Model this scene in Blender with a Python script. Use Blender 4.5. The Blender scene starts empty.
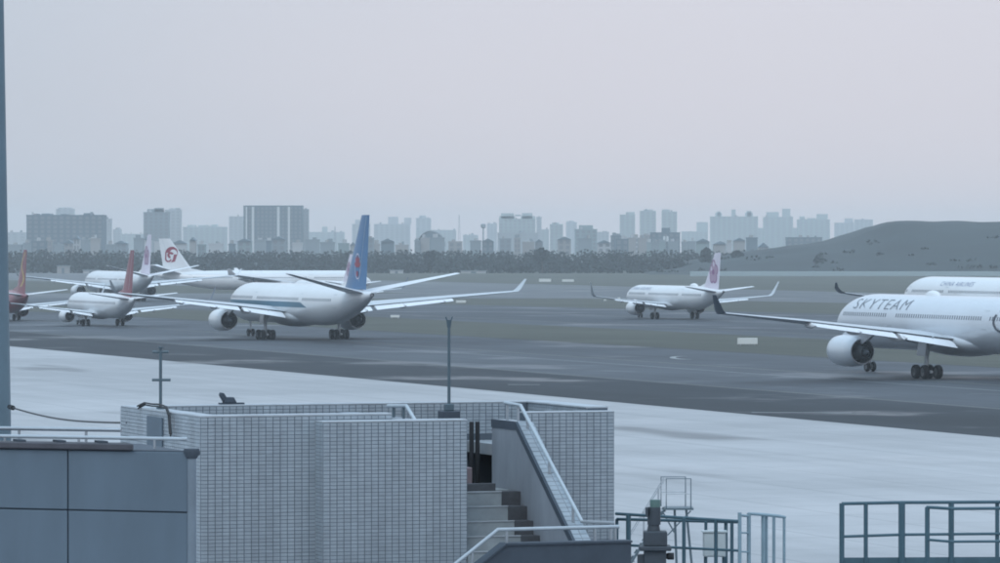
import bpy, bmesh, math, random
from mathutils import Vector, Matrix
R = math.radians
random.seed(7)
S = bpy.context.scene
COL = S.collection

# ------------------------------------------------------------------ camera
CAM_Z = 13.35
FPX = 4500.0            # focal length in photo pixels (photo is 1000 wide)
HOR = 243.5             # photo row of the horizon
cam = bpy.data.objects.new('camera', bpy.data.cameras.new('camera'))
COL.objects.link(cam)
cam.data.sensor_width = 36.0
cam.data.lens = 36.0 * FPX / 1000.0
cam.data.clip_start = 1.0
cam.data.clip_end = 20000.0
cam.location = (0, 0, CAM_Z)
cam.rotation_euler = (R(90) - math.atan((281.5 - HOR) / FPX), 0, 0)
S.camera = cam
S.render.resolution_x, S.render.resolution_y = 1024, 577

# ------------------------------------------------------------------ world and sun
SUN_EL, SUN_AZ = R(48), R(200)      # azimuth measured clockwise from +Y (behind the camera, a little left)
SKY_LEFT, SKY_RIGHT, SKY_ZENITH = (5.2, 5.6, 6.3), (7.1, 6.75, 7.25), (9.0, 13.2, 17.2)   # times the 0.1 strength
W = bpy.data.worlds.new('World'); S.world = W; W.use_nodes = True
wn, wl = W.node_tree.nodes, W.node_tree.links
wn.clear()
wout = wn.new('ShaderNodeOutputWorld'); wbg = wn.new('ShaderNodeBackground')
sky = wn.new('ShaderNodeTexSky'); sky.sky_type = 'NISHITA'; sky.sun_disc = False
sky.sun_elevation = SUN_EL; sky.sun_rotation = SUN_AZ; sky.dust_density = 4.0; sky.air_density = 1.0
# overcast: a soft cloud deck over the Nishita sky, brighter and bluer overhead, a darker bank to the left
tc = wn.new('ShaderNodeTexCoord')
def wmath(op, x, y=0.0):
    q = wn.new('ShaderNodeMath'); q.operation = op
    for i, v in enumerate((x, y)):
        if isinstance(v, (int, float)): q.inputs[i].default_value = v
        else: wl.new(v, q.inputs[i])
    return q.outputs[0]
def wmix(f, A, B, blend='MIX'):
    q = wn.new('ShaderNodeMix'); q.data_type = 'RGBA'; q.blend_type = blend
    for sock, v in ((q.inputs['Factor'], f), (q.inputs[6], A), (q.inputs[7], B)):
        if isinstance(v, (int, float)): sock.default_value = v
        elif isinstance(v, tuple): sock.default_value = (*v, 1)
        else: wl.new(v, sock)
    return q.outputs[2]
sep = wn.new('ShaderNodeSeparateXYZ'); wl.new(tc.outputs['Generated'], sep.inputs['Vector'])
nz = wn.new('ShaderNodeTexNoise'); nz.inputs['Scale'].default_value = 5.0; nz.inputs['Detail'].default_value = 3.0
nz.inputs['Roughness'].default_value = 0.45
mp = wn.new('ShaderNodeMapping'); mp.inputs['Scale'].default_value = (1, 1, 2.2)
wl.new(tc.outputs['Generated'], mp.inputs['Vector']); wl.new(mp.outputs['Vector'], nz.inputs['Vector'])
bank = wn.new('ShaderNodeMapRange'); bank.interpolation_type = 'SMOOTHSTEP'
bank.inputs['From Min'].default_value = -0.19; bank.inputs['From Max'].default_value = 0.07
wl.new(wmath('ADD', sep.outputs['X'], wmath('MULTIPLY', wmath('SUBTRACT', nz.outputs['Fac'], 0.5), 0.12)), bank.inputs['Value'])
hori = wmix(bank.outputs['Result'], SKY_LEFT, SKY_RIGHT)
elev = wmath('POWER', wmath('MAXIMUM', sep.outputs['Z'], 0.0), 0.95)
deck = wmix(elev, hori, SKY_ZENITH)
cloud = wmix(0.06, deck, sky.outputs['Color'])
wl.new(cloud, wbg.inputs['Color'])
wbg.inputs['Strength'].default_value = 0.1
wl.new(wbg.outputs['Background'], wout.inputs['Surface'])

sun = bpy.data.objects.new('sun', bpy.data.lights.new('sun', 'SUN'))
COL.objects.link(sun)
sun.data.energy = 0.7; sun.data.angle = R(25); sun.data.color = (1.0, 0.97, 0.93)
sd = Vector((math.sin(SUN_AZ) * math.cos(SUN_EL), math.cos(SUN_AZ) * math.cos(SUN_EL), math.sin(SUN_EL)))
sun.rotation_euler = (-sd).to_track_quat('-Z', 'Y').to_euler()
sun.location = sd * 300

S.view_settings.view_transform = 'Standard'
S.view_settings.look = 'None'
S.view_settings.exposure = 0.0
S.view_settings.gamma = 1.0
S.render.engine = 'CYCLES'
S.cycles.use_denoising = True
S.cycles.filter_width = 1.9
S.cycles.max_bounces = 6
S.cycles.volume_bounces = 2
S.cycles.caustics_reflective = False
S.cycles.caustics_refractive = False

# ------------------------------------------------------------------ helpers
TH = R(19.6)                       # the airfield grid is turned 19.6 degrees
CS, SN = math.cos(TH), math.sin(TH)
AX = Vector((CS, SN, 0))           # across the taxiways
BX = Vector((-SN, CS, 0))          # along the taxiways, away and left

def ground_h(y):
    if y <= 850: return 0.0
    if y >= 1330: return -2.4
    return -2.4 * (y - 850) / 480.0

def G(a, b, z=0.0):                # grid coordinates to world
    return AX * a + BX * b + Vector((0, 0, z))

def a_at(px, b):                   # grid a of photo column px on the plane b
    r = (px - 500.0) / FPX
    return b * (SN + r * CS) / (CS - r * SN)

def b_at(px, a):
    r = (px - 500.0) / FPX
    return a * (CS - r * SN) / (SN + r * CS)

def z_at(py, a, b):                # height of photo row py at the grid point
    Y = a * SN + b * CS
    return CAM_Z - (py - HOR) / FPX * Y

def at(px, py, Y):                 # photo pixel at depth Y
    return Vector(((px - 500.0) / FPX * Y, Y, CAM_Z - (py - HOR) / FPX * Y))

def tag(o, label=None, cat=None, group=None, kind=None):
    if label: o['label'] = label
    if cat: o['category'] = cat
    if group: o['group'] = group
    if kind: o['kind'] = kind
    return o

def empty(name, loc=(0, 0, 0), rz=0.0, label=None, cat=None, group=None):
    o = bpy.data.objects.new(name, None)
    o.empty_display_size = 0.5
    COL.objects.link(o)
    o.location = loc; o.rotation_euler = (0, 0, rz)
    return tag(o, label, cat, group)

def link_mesh(name, me, parent=None):
    o = bpy.data.objects.new(name, me)
    COL.objects.link(o)
    if parent is not None: o.parent = parent
    return o

class MB:
    """collects geometry for ONE mesh object"""
    def __init__(s): s.v, s.f, s.m = [], [], []
    def add(s, vs, fs, mi=0):
        n = len(s.v); s.v += [Vector(p) for p in vs]
        s.f += [tuple(i + n for i in q) for q in fs]; s.m += [mi] * len(fs)
        return s
    def hexa(s, p, mi=0):          # 8 corners: bottom 4 then top 4
        return s.add(p, [(0, 3, 2, 1), (4, 5, 6, 7), (0, 1, 5, 4), (1, 2, 6, 5), (2, 3, 7, 6), (3, 0, 4, 7)], mi)
    def box(s, x0, x1, y0, y1, z0, z1, mi=0):
        return s.hexa([(x0, y0, z0), (x1, y0, z0), (x1, y1, z0), (x0, y1, z0), (x0, y0, z1), (x1, y0, z1), (x1, y1, z1), (x0, y1, z1)], mi)
    def gbox(s, a0, a1, b0, b1, z0, z1, mi=0):
        return s.hexa([G(a0, b0, z0), G(a1, b0, z0), G(a1, b1, z0), G(a0, b1, z0), G(a0, b0, z1), G(a1, b0, z1), G(a1, b1, z1), G(a0, b1, z1)], mi)
    def tube(s, pts, r, n=8, mi=0, cap=True):
        pts = [Vector(p) for p in pts]
        rs = r if isinstance(r, (list, tuple)) else [r] * len(pts)
        base = len(s.v); rings = []
        for i, p in enumerate(pts):
            d = (pts[min(i + 1, len(pts) - 1)] - pts[max(i - 1, 0)]).normalized()
            up = Vector((0, 0, 1)) if abs(d.z) < 0.95 else Vector((1, 0, 0))
            e1 = d.cross(up).normalized(); e2 = d.cross(e1).normalized()
            ring = []
            for k in range(n):
                t = 2 * math.pi * k / n
                s.v.append(p + (e1 * math.cos(t) + e2 * math.sin(t)) * rs[i]); ring.append(len(s.v) - 1)
            rings.append(ring)
        for q in range(len(rings) - 1):
            A, B = rings[q], rings[q + 1]
            for k in range(n):
                s.f.append((A[k], A[(k + 1) % n], B[(k + 1) % n], B[k])); s.m.append(mi)
        if cap:
            s.f.append(tuple(rings[0])); s.m.append(mi); s.f.append(tuple(reversed(rings[-1]))); s.m.append(mi)
        return s
    def loft(s, rings, closed=True, cap=True, mi=0):
        base = len(s.v); n = len(rings[0])
        for r in rings: s.v += [Vector(p) for p in r]
        for q in range(len(rings) - 1):
            for k in range(n if closed else n - 1):
                k2 = (k + 1) % n
                s.f.append((base + q * n + k, base + q * n + k2, base + (q + 1) * n + k2, base + (q + 1) * n + k)); s.m.append(mi)
        if cap:
            s.f.append(tuple(base + k for k in range(n))); s.m.append(mi)
            s.f.append(tuple(base + (len(rings) - 1) * n + k for k in reversed(range(n)))); s.m.append(mi)
        return s
    def lathe_x(s, prof, c, n=28, mi=0, cap=False):
        return s.loft([[(c[0] + x, c[1] + r * math.cos(2 * math.pi * k / n), c[2] + r * math.sin(2 * math.pi * k / n)) for k in range(n)] for x, r in prof], cap=cap, mi=mi)
    def build(s, name, mat, parent=None, smooth=None, recalc=True, local=False, bevel=0.0):
        off = Vector((0, 0, 0))
        if parent is not None and not local:
            p = parent
            while p is not None: off = off + p.location; p = p.parent
        me = bpy.data.meshes.new(name)
        me.from_pydata([tuple(p - off) for p in s.v], [], s.f)
        mats = mat if isinstance(mat, (list, tuple)) else [mat]
        for m in mats: me.materials.append(m)
        if len(mats) > 1: me.polygons.foreach_set('material_index', s.m)
        if recalc or bevel:
            bm = bmesh.new(); bm.from_mesh(me)
            bmesh.ops.recalc_face_normals(bm, faces=bm.faces)
            if bevel: bmesh.ops.bevel(bm, geom=bm.edges[:], offset=bevel, segments=1, affect='EDGES', clamp_overlap=True)
            bm.to_mesh(me); bm.free()
        if smooth is not None:
            me.shade_smooth(); me.set_sharp_from_angle(angle=R(smooth))
        me.update()
        return link_mesh(name, me, parent)

# ------------------------------------------------------------------ materials
def mat(name, col, rough=0.6, metal=0.0, var=0.0, scale=3.0, bump=0.0, bscale=None, coat=0.0, spec=0.5, island=0.0, stretch=None, coords='Object'):
    m = bpy.data.materials.new(name); m.use_nodes = True
    n, l = m.node_tree.nodes, m.node_tree.links
    b = n['Principled BSDF']
    b.inputs['Base Color'].default_value = (*col, 1); b.inputs['Roughness'].default_value = rough
    b.inputs['Metallic'].default_value = metal; b.inputs['Coat Weight'].default_value = coat
    b.inputs['Specular IOR Level'].default_value = spec
    src = None
    if var or bump:
        t = n.new('ShaderNodeTexCoord'); vec = t.outputs[coords]
        if stretch:
            mpn = n.new('ShaderNodeMapping'); mpn.inputs['Scale'].default_value = stretch
            l.new(vec, mpn.inputs['Vector']); vec = mpn.outputs['Vector']
    if var:
        nt = n.new('ShaderNodeTexNoise'); nt.inputs['Scale'].default_value = scale; nt.inputs['Detail'].default_value = 5
        nt.inputs['Roughness'].default_value = 0.6
        l.new(vec, nt.inputs['Vector'])
        r = n.new('ShaderNodeValToRGB')
        r.color_ramp.elements[0].position = 0.3; r.color_ramp.elements[1].position = 0.72
        r.color_ramp.elements[0].color = (*[c * (1 - var) for c in col], 1)
        r.color_ramp.elements[1].color = (*[min(1, c * (1 + var)) for c in col], 1)
        l.new(nt.outputs['Fac'], r.inputs['Fac']); src = r.outputs['Color']
    if island:
        g = n.new('ShaderNodeNewGeometry'); mm = n.new('ShaderNodeMapRange')
        mm.inputs['To Min'].default_value = 1 - island; mm.inputs['To Max'].default_value = 1 + island
        l.new(g.outputs['Random Per Island'], mm.inputs['Value'])
        mx = n.new('ShaderNodeMix'); mx.data_type = 'RGBA'; mx.blend_type = 'MULTIPLY'; mx.inputs['Factor'].default_value = 1
        if src is not None: l.new(src, mx.inputs[6])
        else: mx.inputs[6].default_value = (*col, 1)
        l.new(mm.outputs['Result'], mx.inputs[7]); src = mx.outputs[2]
    if src is not None: l.new(src, b.inputs['Base Color'])
    if bump:
        nb = n.new('ShaderNodeTexNoise'); nb.inputs['Scale'].default_value = bscale or scale * 4; nb.inputs['Detail'].default_value = 4
        l.new(vec, nb.inputs['Vector'])
        bp = n.new('ShaderNodeBump'); bp.inputs['Strength'].default_value = bump; bp.inputs['Distance'].default_value = 0.02
        l.new(nb.outputs['Fac'], bp.inputs['Height']); l.new(bp.outputs['Normal'], b.inputs['Normal'])
    return m

def pavement(name, c0, c1, rough0, rough1, joint=None, jcol=None, big=0.012, along=0.35, marks=0.0, lo=0.40, hi=0.60, spec=0.5):
    """paving in grid coordinates: big patches, rubber streaks along the lane, optional slab joints, damp gloss patches"""
    m = bpy.data.materials.new(name); m.use_nodes = True
    n, l = m.node_tree.nodes, m.node_tree.links
    b = n['Principled BSDF']
    geo = n.new('ShaderNodeNewGeometry')
    rot = n.new('ShaderNodeVectorRotate'); rot.rotation_type = 'Z_AXIS'; rot.inputs['Angle'].default_value = -TH
    l.new(geo.outputs['Position'], rot.inputs['Vector'])
    def noise(sx, sy, det, ro=0.6):
        q = n.new('ShaderNodeMapping'); q.inputs['Scale'].default_value = (sx, sy, 0.0)
        l.new(rot.outputs['Vector'], q.inputs['Vector'])
        t = n.new('ShaderNodeTexNoise'); t.inputs['Scale'].default_value = 1.0; t.inputs['Detail'].default_value = det
        t.inputs['Roughness'].default_value = ro
        l.new(q.outputs['Vector'], t.inputs['Vector']); return t.outputs['Fac']
    n1 = noise(big, big * along, 6); n2 = noise(0.35, 0.012, 4); n3 = noise(0.05, 0.05, 8, 0.7)
    def math2(op, x, y):
        q = n.new('ShaderNodeMath'); q.operation = op
        for i, v in enumerate((x, y)):
            if isinstance(v, (int, float)): q.inputs[i].default_value = v
            else: l.new(v, q.inputs[i])
        return q.outputs[0]
    s = math2('ADD', math2('MULTIPLY', n1, 0.45), math2('ADD', math2('MULTIPLY', n2, 0.2), math2('MULTIPLY', n3, 0.35)))
    r = n.new('ShaderNodeValToRGB')
    b.inputs['Specular IOR Level'].default_value = spec
    r.color_ramp.elements[0].position = lo; r.color_ramp.elements[0].color = (*c0, 1)
    r.color_ramp.elements[1].position = hi; r.color_ramp.elements[1].color = (*c1, 1)
    l.new(s, r.inputs['Fac']); colr = r.outputs['Color']
    if marks:
        n4 = noise(0.10, 0.022, 3, 0.5)
        rr = n.new('ShaderNodeValToRGB')
        rr.color_ramp.elements[0].position = 0.62; rr.color_ramp.elements[0].color = (1, 1, 1, 1)
        rr.color_ramp.elements[1].position = 0.72; rr.color_ramp.elements[1].color = (1 - marks,) * 3 + (1,)
        l.new(n4, rr.inputs['Fac'])
        mx = n.new('ShaderNodeMix'); mx.data_type = 'RGBA'; mx.blend_type = 'MULTIPLY'; mx.inputs['Factor'].default_value = 1
        l.new(colr, mx.inputs[6]); l.new(rr.outputs['Color'], mx.inputs[7]); colr = mx.outputs[2]
    if joint:
        sp = n.new('ShaderNodeSeparateXYZ'); l.new(rot.outputs['Vector'], sp.inputs['Vector'])
        js = []
        for o in ('X', 'Y'):
            f = math2('FRACT', math2('DIVIDE', sp.outputs[o], joint), 0)
            js.append(math2('LESS_THAN', f, 0.11 / joint))
        j = math2('MAXIMUM', js[0], js[1])
        mx = n.new('ShaderNodeMix'); mx.data_type = 'RGBA'
        l.new(math2('MULTIPLY', j, 0.7), mx.inputs['Factor']); l.new(colr, mx.inputs[6]); mx.inputs[7].default_value = (*jcol, 1)
        colr = mx.outputs[2]
    l.new(colr, b.inputs['Base Color'])
    mr = n.new('ShaderNodeMapRange')
    mr.inputs['To Min'].default_value = rough0; mr.inputs['To Max'].default_value = rough1
    mr.inputs['From Min'].default_value = 0.64; mr.inputs['From Max'].default_value = 0.54
    l.new(noise(0.035, 0.03, 6), mr.inputs['Value']); l.new(mr.outputs['Result'], b.inputs['Roughness'])
    return m

M = {}
M['grass'] = pavement('grass_mat', (0.048, 0.051, 0.038), (0.074, 0.076, 0.058), 0.9, 1.0, big=0.02, along=0.6)
M['concrete'] = pavement('apron_concrete', (0.31, 0.305, 0.31), (0.43, 0.42, 0.425), 0.5, 0.7, joint=7.5, jcol=(0.16, 0.165, 0.17), big=0.02, along=0.4, marks=0.4, lo=0.42, hi=0.58)
M['asphalt'] = pavement('taxiway_asphalt', (0.019, 0.025, 0.034), (0.060, 0.070, 0.084), 0.48, 0.75, big=0.02, along=0.22, lo=0.42, hi=0.58)
M['asphalt_dark'] = pavement('shoulder_asphalt', (0.010, 0.014, 0.019), (0.028, 0.034, 0.042), 0.42, 0.85, big=0.03, along=0.25, lo=0.42, hi=0.6, spec=0.35)
M['asphalt_far'] = pavement('runway_asphalt', (0.055, 0.06, 0.066), (0.10, 0.105, 0.112), 0.5, 0.7, big=0.01, along=0.3)
M['paint_white'] = mat('marking_white', (0.26, 0.27, 0.27), 0.6, var=0.25, scale=0.4)
M['paint_yellow'] = mat('marking_yellow', (0.22, 0.21, 0.16), 0.6, var=0.25, scale=0.4)
M['white'] = mat('aircraft_white', (0.72, 0.73, 0.74), 0.32, coat=0.35, var=0.03, scale=0.35)
M['silver'] = mat('aircraft_silver', (0.62, 0.65, 0.69), 0.34, metal=0.15, coat=0.3, var=0.03, scale=0.35)
M['wing_grey'] = mat('wing_grey', (0.50, 0.53, 0.56), 0.4, var=0.06, scale=0.6)
M['wing_white'] = mat('wing_white', (0.74, 0.75, 0.77), 0.38, var=0.04, scale=0.6)
M['wing_dark'] = mat('wing_dark', (0.16, 0.19, 0.22), 0.45, var=0.1, scale=0.6)
M['belly'] = mat('belly_grey', (0.55, 0.58, 0.61), 0.4, var=0.05, scale=0.4)
M['dark'] = mat('dark_metal', (0.035, 0.04, 0.045), 0.5, metal=0.3)
M['tyre'] = mat('tyre_rubber', (0.012, 0.012, 0.014), 0.9, spec=0.2)
M['hub'] = mat('wheel_hub', (0.10, 0.105, 0.11), 0.5, metal=0.3)
M['steel'] = mat('gear_steel', (0.42, 0.44, 0.46), 0.4, metal=0.4)
M['winglass'] = mat('cabin_glass', (0.17, 0.19, 0.22), 0.25)
M['navy'] = mat('winglet_navy', (0.035, 0.06, 0.10), 0.35, coat=0.3)
M['blue_fin'] = mat('fin_blue', (0.02, 0.125, 0.28), 0.35, coat=0.3, var=0.06, scale=0.5)
M['teal_stripe'] = mat('stripe_teal', (0.03, 0.13, 0.20), 0.4)
M['red_fin'] = mat('fin_red', (0.21, 0.028, 0.045), 0.35, coat=0.3)
M['dark_red'] = mat('fuselage_red', (0.22, 0.04, 0.055), 0.38, coat=0.3)
M['gold'] = mat('gold_paint', (0.45, 0.33, 0.12), 0.45)
M['lilac_fin'] = mat('fin_lilac', (0.70, 0.64, 0.72), 0.35, coat=0.3)
M['pink'] = mat('blossom_pink', (0.42, 0.29, 0.38), 0.4)
M['plum'] = mat('blossom_plum', (0.27, 0.11, 0.23), 0.4)
M['red_logo'] = mat('logo_red', (0.27, 0.03, 0.06), 0.4)
M['text_dark'] = mat('lettering_dark', (0.04, 0.05, 0.075), 0.4)
M['text_grey'] = mat('lettering_grey', (0.14, 0.16, 0.19), 0.4)
M['text_blue'] = mat('lettering_blue', (0.08, 0.12, 0.28), 0.4)
M['tile'] = mat('facade_tile', (0.32, 0.365, 0.405), 0.35, var=0.15, scale=1.6, island=0.06, stretch=(1.8, 1.8, 0.18))
M['grout'] = mat('tile_grout', (0.095, 0.118, 0.145), 0.85)
M['coping'] = mat('coping_render', (0.40, 0.43, 0.46), 0.6, var=0.14, scale=2.5)
M['render'] = mat('painted_render', (0.25, 0.275, 0.31), 0.75, var=0.2, scale=1.6, bump=0.2, stretch=(1, 1, 0.35))
M['roof'] = mat('roof_membrane', (0.28, 0.30, 0.32), 0.8, var=0.2, scale=1.5)
M['step'] = mat('step_concrete', (0.28, 0.31, 0.325), 0.75, var=0.15, scale=4)
M['step_dark'] = mat('step_dark_tone', (0.07, 0.075, 0.085), 0.8, var=0.2, scale=6)
M['slate'] = mat('slate_paint', (0.05, 0.066, 0.088), 0.7, var=0.2, scale=2)
M['panel'] = mat('metal_panel', (0.105, 0.145, 0.185), 0.6, var=0.14, scale=1.2, bump=0.05, stretch=(1, 1, 0.3))
M['gutter'] = mat('gutter_brown', (0.06, 0.06, 0.072), 0.6, var=0.3, scale=3)
M['pipe'] = mat('pipe_grey', (0.17, 0.21, 0.25), 0.5, var=0.1, scale=3)
M['galv'] = mat('galvanised', (0.40, 0.43, 0.46), 0.42, metal=0.5, var=0.1, scale=5)
M['rail_white'] = mat('rail_pale', (0.40, 0.45, 0.49), 0.4, var=0.08, scale=5)
M['rail_teal'] = mat('rail_teal', (0.05, 0.105, 0.135), 0.5, var=0.15, scale=4)
M['rail_pale_teal'] = mat('rail_grey_teal', (0.22, 0.31, 0.36), 0.5, var=0.12, scale=4)
M['mast'] = mat('mast_paint', (0.11, 0.17, 0.21), 0.5, var=0.08, scale=0.8)
M['pole'] = mat('pole_teal', (0.08, 0.12, 0.145), 0.5, var=0.12, scale=3)
M['black'] = mat('cable_black', (0.02, 0.022, 0.026), 0.6)
M['stack'] = mat('stack_grey', (0.04, 0.052, 0.066), 0.6, var=0.2, scale=4)
M['green_cap'] = mat('cap_green', (0.09, 0.16, 0.15), 0.6)
M['cabinet'] = mat('cabinet_pale', (0.48, 0.53, 0.54), 0.5, var=0.06, scale=3)
M['rust'] = mat('box_pink', (0.36, 0.27, 0.28), 0.7, var=0.15, scale=6)
M['recess_shade'] = mat('recess_shade_grey', (0.06, 0.068, 0.078), 0.85, var=0.2, scale=3)
M['sign'] = mat('sign_pale', (0.70, 0.71, 0.68), 0.5)
M['leaf'] = mat('belt_foliage', (0.018, 0.030, 0.028), 0.9, island=0.12)
M['hill'] = mat('hill_scrub', (0.019, 0.029, 0.031), 0.95, var=0.4, scale=0.02, bump=0.6, bscale=0.12)
M['bark'] = mat('bark', (0.06, 0.05, 0.04), 0.9)
M['bwall'] = mat('wall_pale_glaze', (0.34, 0.42, 0.44), 0.6)
FACADE = [mat('facade_%s' % w, c, 0.7, var=0.06, scale=0.05) for w, c in (
    ('grey', (0.24, 0.285, 0.31)), ('slate', (0.13, 0.18, 0.215)), ('green', (0.25, 0.32, 0.33)),
    ('cream', (0.33, 0.325, 0.32)), ('white', (0.46, 0.47, 0.48)), ('brick', (0.26, 0.20, 0.19)))]
FACADE_HAZED = [mat('facade_hazed_%s' % w, c, 0.7, var=0.05, scale=0.05) for w, c in (
    ('grey', (0.44, 0.47, 0.49)), ('slate', (0.38, 0.42, 0.44)), ('green', (0.41, 0.47, 0.47)), ('cream', (0.47, 0.47, 0.46)), ('white', (0.56, 0.57, 0.57)), ('brick', (0.42, 0.39, 0.38)))]  # distance haze painted into paler wall colours for the farthest blocks
M['bay_hazed'] = mat('facade_bay_pale', (0.36, 0.39, 0.41), 0.6)  # haze painted into their window bays too
M['bay'] = mat('facade_bay_dark', (0.21, 0.23, 0.25), 0.6)
M['strip'] = mat('facade_strip_white', (0.62, 0.64, 0.64), 0.6)

# ------------------------------------------------------------------ ground, apron, taxiways, runway
def sheet(name, pts, off, m, kind='structure', parent=None):
    bm = bmesh.new()
    bm.faces.new([bm.verts.new((p[0], p[1], 0)) for p in pts])
    for y in (850.0, 1330.0):
        bmesh.ops.bisect_plane(bm, geom=bm.verts[:] + bm.edges[:] + bm.faces[:], plane_co=(0, y, 0), plane_no=(0, 1, 0), dist=1e-4)
    for v in bm.verts: v.co.z = ground_h(v.co.y) + off
    bmesh.ops.recalc_face_normals(bm, faces=bm.faces)
    for f in bm.faces:
        if f.normal.z < 0: f.normal_flip()
    me = bpy.data.meshes.new(name); bm.to_mesh(me); bm.free(); me.materials.append(m)
    o = link_mesh(name, me, parent)
    if kind: o['kind'] = kind
    return o

def lane(name, a0, a1, b0, b1, off, m, parent=None, kind='structure'):
    return sheet(name, [G(a0, b0), G(a1, b0), G(a1, b1), G(a0, b1)], off, m, kind, parent)

sheet('ground', [(-4200, -350), (4200, -350), (4200, 7600), (-4200, 7600)], 0.0, M['grass'])
apron = lane('apron', -700, 136, -300, 2600, 0.004, M['concrete'])
lane('taxiway_shoulder', 136, 159, -300, 2600, 0.004, M['asphalt_dark'])
taxiway = lane('taxiway', 159, 212.5, -300, 2600, 0.004, M['asphalt'])
lane('drain_channel', 211.9, 212.6, -300, 2600, 0.008, M['asphalt_dark'])
taxiway2 = lane('parallel_taxiway', 253, 346, -400, 2600, 0.004, M['asphalt'])
runway = lane('runway', 452, 594, -400, 3000, 0.004, M['asphalt_far'])
# a link between taxiway and runway, far left, and the crossing the side-on airliner stands on
sheet('link_taxiway', [(-190, 1260), (60, 1260), (60, 1420), (-190, 1420)], 0.008, M['asphalt_far'])

def marking(a0, a1, b0, b1, m, parent):
    return lane('marking_line', a0, a1, b0, b1, 0.014, m, parent, kind=None)
marking(186.0, 186.25, 0, 1500, M['paint_yellow'], taxiway)
marking(179.0, 179.3, 250, 560, M['paint_white'], taxiway)
marking(159.6, 159.8, 0, 1500, M['paint_yellow'], taxiway)
marking(296.0, 296.4, 200, 1700, M['paint_yellow'], taxiway2)
marking(265.0, 265.4, 200, 1700, M['paint_yellow'], taxiway2)
marking(452.8, 453.7, 200, 2400, M['paint_white'], runway)
marking(592.3, 593.2, 200, 2400, M['paint_white'], runway)
# painted hook on the taxiway in front of the grass
hk = []
for k in range(13):
    t = math.pi * (0.5 + k / 12.0)
    c = at(689, 358, 525)
    hk.append((c.x + 1.9 * math.cos(t), 525 + 7.5 * math.sin(t)))
mb = MB()
for i in range(12):
    p, q = hk[i], hk[i + 1]
    d = Vector((q[0] - p[0], q[1] - p[1], 0)).normalized(); nn = Vector((-d.y, d.x, 0)) * 0.35
    P, Q = Vector((p[0], p[1], 0.018)), Vector((q[0], q[1], 0.018))
    mb.add([P - nn, Q - nn, Q + nn, P + nn], [(0, 1, 2, 3)])
mb.build('marking_hook', M['paint_white'], taxiway)
for (px0, px1, py) in ((752, 852, 413.0), (508, 540, 385.0)):
    Y = 60075.0 / (py - HOR)
    x0, x1 = (px0 - 500) / FPX * Y, (px1 - 500) / FPX * Y
    sheet('pale_streak', [(x0, Y), (x1, Y - 0.5), (x1, Y + 0.4), (x0, Y + 0.9)], 0.018, M['paint_white'], None, taxiway)  # pale streaks laid crosswise on the asphalt

# ------------------------------------------------------------------ hill on the right
def build_hill():
    prof = [(640, 271), (668, 267), (690, 262), (715, 257.5), (740, 253), (765, 250), (790, 247), (812, 244.5), (832, 242), (846, 238.5), (860, 233),
            (872, 228.5), (882, 224.5), (893, 221.6), (910, 221.3), (930, 221.8), (955, 220.9), (980, 221.4), (1010, 221.2), (1080, 221), (1200, 220), (1500, 222), (1900, 232), (2300, 262)]
    Y0 = 2450.0
    xs = [(p - 500) / FPX * Y0 for p, _ in prof]; hs = [CAM_Z - (q - HOR) / FPX * Y0 for _, q in prof]
    def ridge(x):
        for i in range(len(xs) - 1):
            if xs[i] <= x <= xs[i + 1]:
                t = (x - xs[i]) / (xs[i + 1] - xs[i]); return hs[i] + (hs[i + 1] - hs[i]) * t
        return -3.5
    rnd = random.Random(3)
    nx, ny = 260, 46
    vs, fs = [], []
    from mathutils import noise as N
    for j in range(ny + 1):
        for i in range(nx + 1):
            x = xs[0] + (xs[-1] - xs[0]) * i / nx
            t = j / ny
            y = 2270 + 620 * t
            top = ridge(x)
            if t < 0.3: k = math.sin(math.pi / 2 * (t / 0.3)) ** 0.9
            else: k = 1 - ((t - 0.3) / 0.7) ** 2 * 0.98
            z = -2.7 + (top + 2.7) * k
            bump = N.noise(Vector((x * 0.02, y * 0.02, 0))) * 1.6 + N.noise(Vector((x * 0.07, y * 0.07, 5))) * 0.7
            z += bump * min(1.0, max(0, k) * 1.2) * (0.35 if 0.24 < t < 0.36 else 1.0)
            if j in (0, ny): z = -3.2
            vs.append((x, y, z))
    for j in range(ny):
        for i in range(nx):
            a = j * (nx + 1) + i
            fs.append((a, a + 1, a + nx + 2, a + nx + 1))
    o = MB().add(vs, fs).build('hill', M['hill'], smooth=60)
    tag(o, 'low dark scrub-covered hill rising behind the airliners at the right', 'hill', kind='structure')
    return o

# ------------------------------------------------------------------ foliage
def leaf_cloud(mb, c, rx, ry, rz, n, size, rnd):
    """leaf clumps spread through an ellipsoid, thinner at the rim"""
    for _ in range(n):
        while True:
            p = Vector((rnd.uniform(-1, 1), rnd.uniform(-1, 1), rnd.uniform(-1, 1)))
            if 0.25 < p.length < 1: break
        q = Vector((c[0] + p.x * rx, c[1] + p.y * ry, c[2] + p.z * rz))
        s = size * rnd.uniform(0.6, 1.4)
        u = Vector((rnd.gauss(0, 1), rnd.gauss(0, 1), rnd.gauss(0, 1))).normalized()
        w = u.cross(Vector((rnd.gauss(0, 1), rnd.gauss(0, 1), rnd.gauss(0, 1)))).normalized()
        v = u.cross(w)
        mb.add([q + u * s, q + w * s * 0.8 + v * 0.3 * s, q - u * s, q - w * s * 0.8 - v * 0.2 * s], [(0, 1, 2, 3)])

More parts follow.
